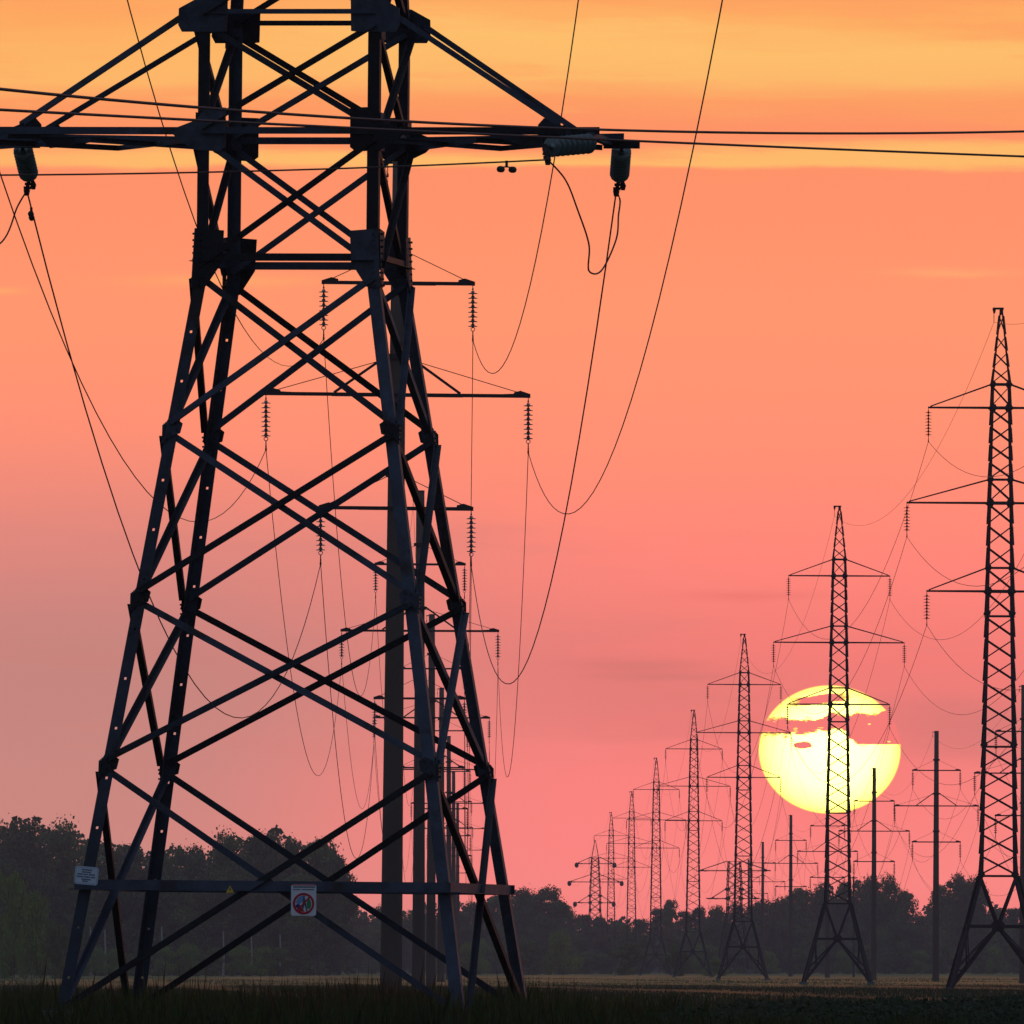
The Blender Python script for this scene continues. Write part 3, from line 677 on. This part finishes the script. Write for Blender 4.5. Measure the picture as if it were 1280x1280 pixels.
# ------------------------------------------------------------------ signs on the near tower
def sign(name, px, py, w, h, d, body, label, roll=0.0, cut=.02):
    mb = MB(); k = cut; pts = [(-w + k, 0, -h), (w - k, 0, -h), (w, 0, -h + k), (w, 0, h - k), (w - k, 0, h), (-w + k, 0, h), (-w, 0, h - k), (-w, 0, -h + k)]
    mb.plate(pts, (0, 1, 0), .004); o = mb.obj(name, body); o.matrix_world = Matrix.Translation(at(px, py, d)) @ Matrix.Rotation(-.12, 4, 'Z') @ Matrix.Rotation(roll, 4, 'Y')
    tag(o, label, 'sign'); return o
def strip(par, name, x0, x1, z0, z1, m_, y=-.002): return MB().plate([(x0, y, z0), (x1, y, z0), (x1, y, z1), (x0, y, z1)], (0, 1, 0), .0012).obj(name, m_, par)
s1 = sign('notice_sign', 108, 1094.5, .155, .118, 199.6, M['sign'], 'pale blue notice plate with small print on the left leg of the big pylon', roll=.09)
strip(s1, 'border', -.145, .145, .100, .105, M['blue']); strip(s1, 'border', -.145, .145, -.105, -.100, M['blue']); strip(s1, 'border', .138, .143, -.1, .1, M['blue']); strip(s1, 'border', -.143, -.138, -.1, .1, M['blue'])
for z, segs in ((.075, ((-.07, .07),)), (.045, ((-.06, -.02), (-.01, .055))), (.015, ((-.12, -.05), (-.04, .02), (.03, .12))), (-.018, ((-.125, -.04), (-.028, .05), (.06, .12))), (-.05, ((-.06, .06),)), (-.075, ((-.05, .03),))):
    for x0, x1 in segs:
        mb = MB(); x = x0
        while x < x1 - .006: wl = random.uniform(.007, .011); mb.plate([(x, -.002, z - .009), (x + wl, -.002, z - .009), (x + wl, -.002, z + .009), (x, -.002, z + .009)], (0, 1, 0), .0012); x += wl + .003
        mb.obj('print_line', M['ink'], s1)
s2 = sign('prohibition_sign', 379.5, 1125, .166, .207, 199.3, M['sign2'], 'white prohibition sign with red ring, barred picture and red top edge on the big pylon', roll=.01)
strip(s2, 'top_border', -.16, .16, .190, .204, M['red']); 
mb = MB()
for x0, x1 in ((-.14, .14),):
    x = x0
    while x < x1: mb.plate([(x, -.002, .160), (x + .012, -.002, .160), (x + .012, -.002, .180), (x, -.002, .180)], (0, 1, 0), .0012); x += .0155
mb.obj('print_line', M['ink'], s2); mb = MB(); x = -.14
while x < .14: 
    if not -.055 < x < -.035: mb.plate([(x, -.002, .128), (x + .010, -.002, .128), (x + .010, -.002, .145), (x, -.002, .145)], (0, 1, 0), .0012)
    x += .014
mb.obj('print_line', M['ink'], s2)
def ringp(par, r0, r1, cz, m_, y):
    mb = MB(); n = 40
    for k in range(n):
        a0, a1 = 2 * math.pi * k / n, 2 * math.pi * (k + 1) / n
        mb.plate([(r0 * math.cos(a0), y, cz + r0 * math.sin(a0)), (r1 * math.cos(a0), y, cz + r1 * math.sin(a0)), (r1 * math.cos(a1), y, cz + r1 * math.sin(a1)), (r0 * math.cos(a1), y, cz + r0 * math.sin(a1))], (0, 1, 0), .0012)
    return mb.obj('red_ring', m_, par)
ringp(s2, .112, .142, -.048, M['red'], -.0045)
def poly(par, name, pts, m_, y): return MB().plate([(x, y, z) for x, z in pts], (0, 1, 0), .0012).obj(name, m_, par)
poly(s2, 'picture_sky', [(-.105, -.04), (-.08, .02), (-.03, .055), (.02, .06), (.0, .0), (-.05, -.06)], M['blue'], -.0020)
poly(s2, 'picture_house', [(-.105, -.10), (-.105, -.065), (-.07, -.05), (-.04, -.07), (-.035, -.10)], M['navy'], -.0032)
poly(s2, 'picture_tree', [(.05, -.11), (.04, -.05), (.055, .0), (.075, .02), (.10, -.03), (.10, -.08), (.08, -.12)], M['green'], -.0020)
poly(s2, 'picture_pylon', [(-.03, -.15), (.0, .06), (.01, .06), (.055, -.15), (.04, -.15), (.012, -.06), (-.01, -.15)], M['ink'], -.0032)
poly(s2, 'picture_bank', [(-.09, -.10), (-.03, -.10), (.02, -.155), (-.05, -.15)], M['red'], -.0044)
poly(s2, 'slash', [(-.085, -.125), (-.070, -.140), (.085, .028), (.070, .043)], M['red'], -.0060)
s3 = MB().plate([(-.055, 0, -.045), (.055, 0, -.045), (0, 0, .05)], (0, 1, 0), .003).obj('hazard_sign', M['yellow'])
s3.matrix_world = Matrix.Translation(at(287.5, 1111.5, 199.15)) @ Matrix.Rotation(-.16, 4, 'Z'); tag(s3, 'small yellow warning triangle on the crossbar of the big pylon', 'sign')
poly(s3, 'bolt_symbol', [(.0, .028), (-.015, -.008), (.0, -.008), (-.008, -.035), (.016, .002), (.002, .002), (.010, .024)], M['ink'], -.003)

# ------------------------------------------------------------------ trees
def quad_cloud(P_, Nn, size, rng_):
    """leaf clumps: small bent quads at P_, facing roughly Nn"""
    n = len(P_); rv = rng_.normal(size=(n, 3)); nn = Nn + rv * .42; nn /= np.linalg.norm(nn, axis=1)[:, None]
    a = np.cross(nn, rng_.normal(size=(n, 3))); a /= np.linalg.norm(a, axis=1)[:, None]; b_ = np.cross(nn, a)
    s_ = size * rng_.uniform(.55, 1.35, n)[:, None]; l = s_ * rng_.uniform(.8, 1.5, n)[:, None]
    v = np.stack([P_ - a * s_ * .5, P_ + b_ * l * .55 + nn * s_ * .15, P_ + a * s_ * .5, P_ - b_ * l * .55 + nn * s_ * .1], 1).reshape(-1, 3)
    return v
def np_mesh(name, v, nper, m_):
    me = bpy.data.meshes.new(name); nf = len(v) // nper
    me.vertices.add(len(v)); me.vertices.foreach_set('co', v.astype(np.float32).ravel())
    me.loops.add(len(v)); me.loops.foreach_set('vertex_index', np.arange(len(v), dtype=np.int32))
    me.polygons.add(nf); me.polygons.foreach_set('loop_start', (np.arange(nf) * nper).astype(np.int32)); me.polygons.foreach_set('loop_total', np.full(nf, nper, np.int32))
    me.materials.append(m_); me.update(calc_edges=True); return me
def crown_mesh(name, h, rad, nlobes, nleaf, size, m_, rs, base=.18, flat=1.0):
    rg = np.random.default_rng(rs); P_, Nn = [], []
    for k in range(nlobes):
        t = rg.uniform(0, 1) ** .8; zz = h * (base + (1 - base) * t * .88); rr = rad * math.sqrt(max(.05, 1 - (abs(t - .42) / .66) ** 2.2)) * rg.uniform(.15, .85); th = rg.uniform(0, 6.283)
        c = np.array([rr * math.cos(th), rr * math.sin(th), zz]); lr = rad * rg.uniform(.16, .42)
        n = nleaf // nlobes; d = rg.normal(size=(n, 3)); d /= np.linalg.norm(d, axis=1)[:, None]
        rad_ = lr * (rg.uniform(.3, 1.0, n) ** .4) * (1 + .25 * np.sin(d[:, 0] * 5 + k) * np.cos(d[:, 2] * 6))
        out = rg.uniform(size=n) > .88; rad_[out] *= rg.uniform(1.05, 1.6, out.sum())
        q = c + d * rad_[:, None] * np.array([1, 1, .78 * flat]); P_.append(q); Nn.append(d)
    P_, Nn = np.concatenate(P_), np.concatenate(Nn); k = P_[:, 2] > (h * base * .55 if base > .01 else -.3)
    return np_mesh(name, quad_cloud(P_[k], Nn[k], size, rg), 4, m_)
def trunk_mesh(name, h, r_, m_, rs, nl=7):
    rd = random.Random(rs); mb = MB(); pts = [(rd.uniform(-.2, .2) * i, rd.uniform(-.2, .2) * i, h * i / 6) for i in range(6)]; pts[0] = (0, 0, -.5)
    mb.tube(pts, [r_ * (1 - i * .14) for i in range(6)], 7)
    for k in range(nl):
        i = rd.randint(1, 4); p = Vector(pts[i]); th = rd.uniform(0, 6.28); L = h * rd.uniform(.18, .32)
        q = p + Vector((math.cos(th) * L * .6, math.sin(th) * L * .6, L * .6)); mb.tube([p, p.lerp(q, .5) + Vector((0, 0, -.1)), q], [r_ * .4, r_ * .25, r_ * .08], 5)
    return mb.mesh(name, m_)
CR = {}
for key, (h, rad, nl, nf, sz, m_) in dict(oakA=(20, 6.2, 60, 14000, .36, 'leafA'), oakB=(20, 5.4, 52, 13000, .36, 'leafA'), broadC=(20, 6.8, 64, 15000, .36, 'leafB'), tallD=(20, 3.6, 40, 9000, .32, 'leafA'),
        tallE=(20, 4.2, 44, 10000, .34, 'leafB'), lowF=(20, 6.5, 56, 13000, .38, 'leafA'), lowG=(20, 6.5, 56, 13000, .38, 'leafB')).items():
    CR[key] = (crown_mesh('crown_' + key, h, rad, nl, nf, sz, M[m_], hash(key) % 1000 if False else sum(map(ord, key)), base=.0 if key[:3] == 'low' else .16), trunk_mesh('trunk_' + key, h * .85, .32, M['bark'], sum(map(ord, key))))
BU = {}
for key, (h, rad, nl, nf, sz, m_) in dict(bushA=(6, 5, 22, 7000, .26, 'leafC'), bushB=(6, 4, 18, 6000, .26, 'leafB')).items():
    BU[key] = (crown_mesh('foliage_' + key, h, rad, nl, nf, sz, M[m_], sum(map(ord, key)), base=.02, flat=.8), trunk_mesh('stem_' + key, 4, .12, M['bark'], sum(map(ord, key)), 5))
def tree(kind, px, topy, d, wpx, label, group, name='tree', cat='tree', z0=-.2):
    cr, tr = (CR if kind in CR else BU)[kind]; H0, R0 = (20, dict(oakA=6.2, oakB=5.4, broadC=6.8, tallD=3.6, tallE=4.2, lowF=6.5, lowG=6.5)[kind]) if kind in CR else (6, dict(bushA=5, bushB=4)[kind])
    s_ = F / d; H = (HOR - topy) / s_ + EYE - z0; Wd = wpx / s_ / 2
    r_ = bpy.data.objects.new(name, None); COL.objects.link(r_); r_.location = ((px - 640) / s_, d, z0); r_.rotation_euler = (0, 0, random.uniform(0, 6.28))
    r_.scale = (Wd / R0 * .92, Wd / R0 * .92, H / H0)
    link('trunk' if cat == 'tree' else 'stem', tr, r_); link('crown' if cat == 'tree' else 'foliage', cr, r_)
    tag(r_, label, cat, group); return r_
ANCH = [(379, 'the prohibition sign'), (489, 'the stout concrete pole'), (632, 'the big pylon\'s back right leg'), (743, 'the farthest pylon'), (819, 'the fifth pylon'), (868, 'the fourth pylon'), (930, 'the pylon left of the sun'), (1047, 'the sun pylon'), (1171, 'the tallest bare pole'), (1249, 'the right edge pylon'), (1285, 'the right frame edge')]
CNT = {}
def beside(what, px):
    a = [n for x, n in ANCH if x <= px] or [ANCH[0][1]]; k = (what, a[-1]); CNT[k] = CNT.get(k, 0) + 1
    return f"{['first', 'second', 'third', 'fourth', 'fifth', 'sixth', 'seventh', 'eighth'][CNT[k] - 1]} {what} right of {a[-1]}"
# left wood, about 2.4 km off
wl = [(-70, 1005, 2380, 120), (-20, 1012, 2400, 110), (28, 1018, 2350, 105), (78, 1022, 2400, 100), (122, 1040, 2440, 90), (165, 1052, 2420, 84), (205, 1058, 2460, 84), (243, 1050, 2430, 78),
      (283, 1036, 2380, 84), (322, 1034, 2360, 80), (362, 1042, 2380, 78), (398, 1036, 2360, 72), (422, 1062, 2340, 60)]
kk = ['oakA', 'broadC', 'oakA', 'broadC', 'tallE', 'oakB', 'broadC', 'oakA', 'broadC', 'oakB', 'oakA', 'tallE', 'oakB']
where = ['beyond the left edge', 'at the far left edge', 'left of the notice plate', 'behind the notice plate leg', 'just right of the front left leg', 'between the left legs', 'behind the back left leg', 'right of the back left leg',
         'above the yellow triangle', 'left of the prohibition sign', 'above the prohibition sign', 'near the open end of the wood', 'at the right end of the wood']
for (px, ty, d, wp), k, w_ in zip(wl, kk, where): tree(k, px, ty, d, wp, f'tall dark leafy tree of the left wood, {w_}', 'trees of the left wood')
for i, (px, ty, wp) in enumerate(((10, 1062, 90), (62, 1085, 80), (110, 1092, 80), (150, 1085, 76), (190, 1095, 80), (235, 1090, 80), (280, 1080, 80), (325, 1078, 84), (372, 1085, 78), (412, 1092, 60))):
    tree(['lowF', 'lowF', 'lowG'][i % 3], px, ty, 2330, wp * 1.05, f'lower tree of the front rank of the left wood, number {i + 1} from the left edge' if False else f'lower dark tree, front rank of the left wood, {["at the left edge","left of the notice plate","under the notice plate","right of the front left leg","between the left legs","behind the back left leg","under the yellow triangle","left of the prohibition sign","right of the prohibition sign","at the end of the wood"][i]}', 'front rank of the left wood')
for i, (px, ty, d, wp, k) in enumerate(((-15, 1090, 1750, 80, 'bushA'), (18, 1098, 1700, 66, 'bushA'), (46, 1120, 1680, 60, 'bushA'), (70, 1150, 1660, 50, 'bushB'))):
    tree(k, px, ty, d, wp, f'bright green bushy tree at the left edge, {["cut by the frame","tallest in view","second in view","lowest, by the front left leg"][i]}', 'bushy trees at the left edge', name='bush', cat='bush')
for i, px in enumerate(range(118, 372, 30)):
    tree(['bushA', 'bushB'][i % 3 == 2], px + random.uniform(-5, 5), 1184 + random.uniform(-3, 5), 2150, 48, f'low green shrub before the left wood, {["just right of the front left leg","second from the front left leg","left of the back left leg","behind the back left leg","right of the back left leg","below the yellow triangle","between triangle and sign","left of the prohibition sign","below the prohibition sign"][i]}', 'low shrubs before the left wood', name='bush', cat='bush')
for i, (px, y0, d) in enumerate(((113, 1158, 2290), (131, 1162, 2290), (202, 1158, 2290), (279, 1164, 2290), (314, 1168, 2290), (350, 1168, 2290))):
    p = at(px, y0, d); o = MB().tube([(0, 0, 0), (.1, 0, p.z * .5), (.0, 0, p.z)], [.16, .13, .09], 6).obj('birch_trunk', M['birch']); o.location = (p.x, d, 0)
    tag(o, f'pale birch trunk before the left wood, {["left of the front left leg","right of the front left leg","beside the back left leg","below the yellow triangle","left of the prohibition sign","below the prohibition sign"][i]}', 'tree', 'pale trunks of the left wood')
# distant wood on the right and behind the towers
wr = [(452, 1140, 3300, 60, 'oakA'), (486, 1128, 3350, 56, 'oakB'), (520, 1134, 3350, 56, 'broadC'), (556, 1130, 3300, 54, 'oakA'), (592, 1124, 3300, 54, 'oakB'), (626, 1112, 3280, 50, 'tallE'), (655, 1105, 3260, 56, 'oakA'), (682, 1104, 3240, 56, 'oakB'), (706, 1122, 3260, 40, 'tallE'),
      (728, 1138, 3500, 36, 'tallD'), (752, 1143, 3500, 36, 'oakB'), (778, 1148, 3520, 36, 'tallE'), (800, 1144, 3500, 30, 'tallD'), (824, 1130, 3450, 30, 'tallD'), (838, 1118, 3420, 26, 'tallE'), (856, 1134, 3450, 30, 'tallD'), (872, 1130, 3420, 34, 'oakB'),
      (896, 1128, 3380, 40, 'oakA'), (922, 1126, 3380, 40, 'broadC'), (950, 1122, 3350, 42, 'oakB'), (978, 1116, 3320, 44, 'oakA'), (1002, 1102, 3300, 44, 'tallE'), (1026, 1098, 3280, 46, 'oakA'), (1056, 1098, 3260, 48, 'oakB'), (1086, 1088, 3240, 50, 'oakA'),
      (1112, 1090, 3240, 46, 'broadC'), (1134, 1106, 3260, 34, 'tallE'), (1154, 1142, 3400, 34, 'oakB'), (1176, 1098, 3260, 34, 'tallE'), (1200, 1086, 3240, 50, 'oakA'), (1222, 1092, 3240, 42, 'oakB'), (1246, 1130, 3320, 34, 'tallE'), (1268, 1130, 3320, 40, 'tallD'), (1300, 1126, 3300, 50, 'oakA'), (1345, 1118, 3300, 60, 'oakB')]
pos = ['right of the prohibition sign', 'behind the stout concrete pole', 'behind the second concrete pole', 'behind the front right leg', 'between the right legs', 'by the back right leg', 'leftmost of the clump right of the big pylon', 'highest of the clump right of the big pylon', 'right shoulder of that clump',
       'left of the farthest pylon', 'between the two farthest pylons', 'behind the sixth pylon', 'left of the fifth pylon', 'right of the fifth pylon', 'slender one between fifth and fourth pylon', 'left of the fourth pylon', 'right of the fourth pylon',
       'between fourth and third pylon', 'behind the third pylon', 'right of the third pylon', 'below the short concrete pole', 'left of the sun pylon foot', 'behind the left leg of the sun pylon', 'behind the middle of the sun pylon', 'right of the sun pylon, highest there',
       'beside the pole at the sun\'s right edge', 'right end of the clump under the sun', 'low one in the gap left of the bare pole', 'just left of the bare concrete pole top', 'rounded one between bare pole and right pylon', 'left of the right edge pylon', 'low one behind the right edge pylon', 'low slim one at the right edge', 'cut by the right edge', 'just beyond the right edge']
for (px, ty, d, wp, k), w_ in zip(wr, pos): tree(k, px, ty, d, wp * 1.12, f'distant dark hazy tree, {w_}', 'trees of the distant wood')
for i in range(34):
    px = 445 + i * 26 + random.uniform(-6, 6); d = 3120 + random.uniform(-40, 40)
    tree(['lowF', 'lowG', 'lowF'][i % 3], px, 1150 + random.uniform(-7, 9) + (8 if 715 < px < 880 else 0), d, 42, beside('low front tree of the far wood', px), 'understorey trees of the far wood')
for i, px in enumerate(range(600, 1290, 23)):
    tree(['bushB', 'bushA'][i % 4 == 0], px + random.uniform(-7, 7), 1186 + random.uniform(-10, 8), 2950, 40, beside('low shrub along the far wood', px), 'shrubs along the far wood', name='bush', cat='bush')
for i, (px, ty, d, wp, lab) in enumerate(((660, 1172, 2600, 50, 'rounded shrub right of the big pylon\'s right legs'), (700, 1168, 2600, 54, 'wider shrub left of the farthest pylon'), (786, 1178, 2450, 54, 'dark round shrub in front of the sixth pylon'),
                                       (846, 1180, 2150, 34, 'dark upright shrub left of the fourth pylon'), (590, 1180, 2600, 50, 'shrub seen between the right legs of the big pylon'), (893, 1200, 2200, 40, 'low shrub left of the third pylon foot'))):
    tree(['bushB', 'bushA', 'bushB', 'bushB', 'bushA', 'bushA'][i], px, ty, d, wp, lab, 'shrubs before the far wood', name='bush', cat='bush')

def wood_mass(n, x0, x1, y0, y1, hf, size, m_, label, seed):
    core = MB(); xs = np.arange(x0, x1, 1.6); rr = random.Random(seed)
    for x in xs:
        h = float(hf(x)) * rr.uniform(.72, .88)
        for t_ in (0, .5, .85, 1): core.v.append((float(x), y1 + (y0 + 6 - y1) * (.5 + .5 * (1 - t_)) + rr.uniform(-2, 2), h * t_))
        for t_ in (.85, 0): core.v.append((float(x), y1 + 4, h * t_ * .8))
    for i in range(len(xs) - 1):
        for k in range(5): a = i * 6 + k; core.f.append((a, a + 6, a + 7, a + 1)); core.m.append(0)
    body = core
    g_ = np.random.default_rng(seed); x = g_.uniform(x0, x1, n); y = g_.uniform(y0, y1, n); z = hf(x) * g_.uniform(0, 1, n) ** .8
    q = quad_cloud(np.stack([x, y, z], 1), g_.normal(size=(n, 3)), size, g_)
    cv = np.array(body.v)[np.array(body.f)].reshape(-1, 3)
    tag(link('distant_woods', np_mesh('distant_woods', np.concatenate([q, cv]), 4, m_)), label, 'woods', kind='stuff')
def skyline(d, pts):
    k = F / d; xs, ys = zip(*pts); return lambda x: np.interp(640 + x * k, xs, [(HOR - v) / k + EYE for v in ys]) + .7 * np.sin(x * .31 + 1) + .6 * np.sin(x * .77) + .4 * np.sin(x * 1.9)
wood_mass(60000, -420, 420, 3640, 3700, skyline(3670, ((0, 1150), (445, 1142), (600, 1126), (640, 1120), (700, 1128), (730, 1152), (860, 1150), (900, 1140), (980, 1128), (1030, 1110), (1115, 1108), (1150, 1150), (1182, 1114), (1228, 1112), (1250, 1142), (1400, 1138))), .95, M['leafD'], 'dark mass of farther woods closing the horizon', 5)
wood_mass(30000, -150, -27, 2490, 2530, skyline(2510, ((-300, 1010), (0, 1026), (100, 1042), (160, 1062), (220, 1068), (290, 1048), (350, 1046), (410, 1058), (440, 1080))), .7, M['leafA'], 'dark mass of woods behind the left trees', 6)

# ------------------------------------------------------------------ grass and weeds (countless, one object each)
def blades(n, x0, x1, y0, y1, hfun, w, rg, lean=.25, curve=.3):
    y = rg.uniform(y0, y1, n); x = rg.uniform(x0, x1, n) * (y / ((y0 + y1) / 2)); h = hfun(x, y, rg); th = rg.uniform(0, 6.283, n)
    d = np.stack([np.cos(th), np.sin(th), np.zeros(n)], 1); sd_ = np.stack([-np.sin(th + rg.uniform(-1, 1, n)), np.cos(th), np.zeros(n)], 1)
    ww = (w * rg.uniform(.6, 1.4, n))[:, None]; p = np.stack([x, y, np.full(n, -.05)], 1); up = np.array([0, 0, 1.0]); hh = h[:, None]; ln = rg.uniform(0, lean, n)[:, None]
    m1 = p + up * hh * .55 + d * hh * ln * .4; tip = p + up * hh * (1 - curve * ln) + d * hh * ln * 1.3
    return np.stack([p - sd_ * ww * .5, p + sd_ * ww * .5, m1 + sd_ * ww * .42, tip, m1 - sd_ * ww * .42], 1).reshape(-1, 3)
def ht(x, y, rg):                                   # tall sward round the tower, lower to the right
    px = 640 + x * F / y; top = np.where(px < 640, .86, np.interp(px, [640, 760, 950, 1280], [.84, .76, .60, .48]))
    wob = .13 * np.sin(x * 1.9 + 1) * np.sin(x * .63 + y * .2) + .07 * np.sin(x * 5.1 + y) + .05 * np.sin(x * 11.3 + y * 2)
    return (top + wob) * rg.uniform(.45, 1.12, len(x))
rg = np.random.default_rng(3)
v = blades(64000, -10.5, 10.5, 187, 236, ht, .016, rg); tag(link('grass', np_mesh('grass', v, 5, M['grass'])), 'tall dark grass round the foot of the big pylon', 'grass', kind='stuff')
v = blades(5200, -10.5, 4.5, 190, 236, lambda x, y, g_: ht(x, y, g_) * g_.uniform(1.0, 1.32, len(x)), .011, rg, lean=.14); tag(link('grass', np_mesh('dry_stems', v, 5, M['dry'])), 'dry stems standing above the tall grass', 'grass', kind='stuff')
v = blades(900, -3.2, -.6, 190, 214, lambda x, y, g_: g_.uniform(.85, 1.28, len(x)) * (1 - .18 * np.abs(x + 2.0)), .013, rg, lean=.16); tag(link('grass', np_mesh('seed_stems', v, 5, M['dry'])), 'taller brown seed stems between the feet of the big pylon', 'grass', kind='stuff')
# broad-leaved weeds on the right
n = 60000; y = rg.uniform(196, 228, n); x = rg.uniform(-.5, 10.5, n) * y / 212; px = 640 + x * F / y
keep = rg.uniform(size=n) < np.interp(px, [640, 900, 1000], [.0, .45, 1.0]); x, y = x[keep], y[keep]; n = len(x)
z = (np.interp(640 + x * F / y, [640, 900, 1280], [.35, .58, .66]) + .06 * np.sin(x * 2.3 + y * .3) + .04 * np.sin(x * 6.1)) * rg.uniform(.25, 1.06, n) ** .6
v = quad_cloud(np.stack([x, y, z], 1), np.tile([0, -.4, 1.0], (n, 1)), .055, rg); tag(link('weeds', np_mesh('weeds', v, 4, M['weed'])), 'dark broad leaved weeds along the lower right edge', 'weeds', kind='stuff')
# meadow tufts
def mh(x, y, rg_): return (.15 + .07 * np.sin(x * .31 + y * .012) + .05 * np.sin(x * .9 + y * .03)) * rg_.uniform(.5, 1.5, len(x)) + .04
v = np.concatenate([blades(70000, -36, 36, 260, 700, mh, .035, rg), blades(46000, -46, 46, 700, 1020, lambda x, y, g_: mh(x, y, g_) * np.interp(y, [700, 1020], [.9, .35]), .05, rg)])
v2 = np.concatenate([blades(16000, -36, 36, 420, 800, mh, .035, rg), blades(34000, -58, 58, 800, 1700, lambda x, y, g_: mh(x, y, g_) * .6, .06, rg)])
tag(link('grass', np_mesh('pale_meadow_grass', v2, 5, M['straw'])), 'paler dry grass tufts of the open meadow', 'grass', kind='stuff')
tag(link('grass', np_mesh('meadow_grass', v, 5, M['meadow'])), 'short grass of the open meadow behind the big pylon', 'grass', kind='stuff')

# ------------------------------------------------------------------ haze
HAZE = 7e-5
mb = MB().box((0, 1950, 49), (900, 2250, 50.5)); hz = mb.obj('haze', None)
hm = bpy.data.materials.new('haze'); hm.use_nodes = True; nt = hm.node_tree; nt.nodes.remove(nt.nodes['Principled BSDF'])
pv = nt.nodes.new('ShaderNodeVolumePrincipled'); pv.inputs['Color'].default_value = (.90, .90, 1.0, 1); pv.inputs['Density'].default_value = HAZE; pv.inputs['Anisotropy'].default_value = .2
nt.links.new(pv.outputs[0], nt.nodes['Material Output'].inputs['Volume'])
hz.data.materials.clear(); hz.data.materials.append(hm); tag(hz, 'thin evening haze over the meadow', 'haze', kind='stuff')
bpy.context.view_layer.update()
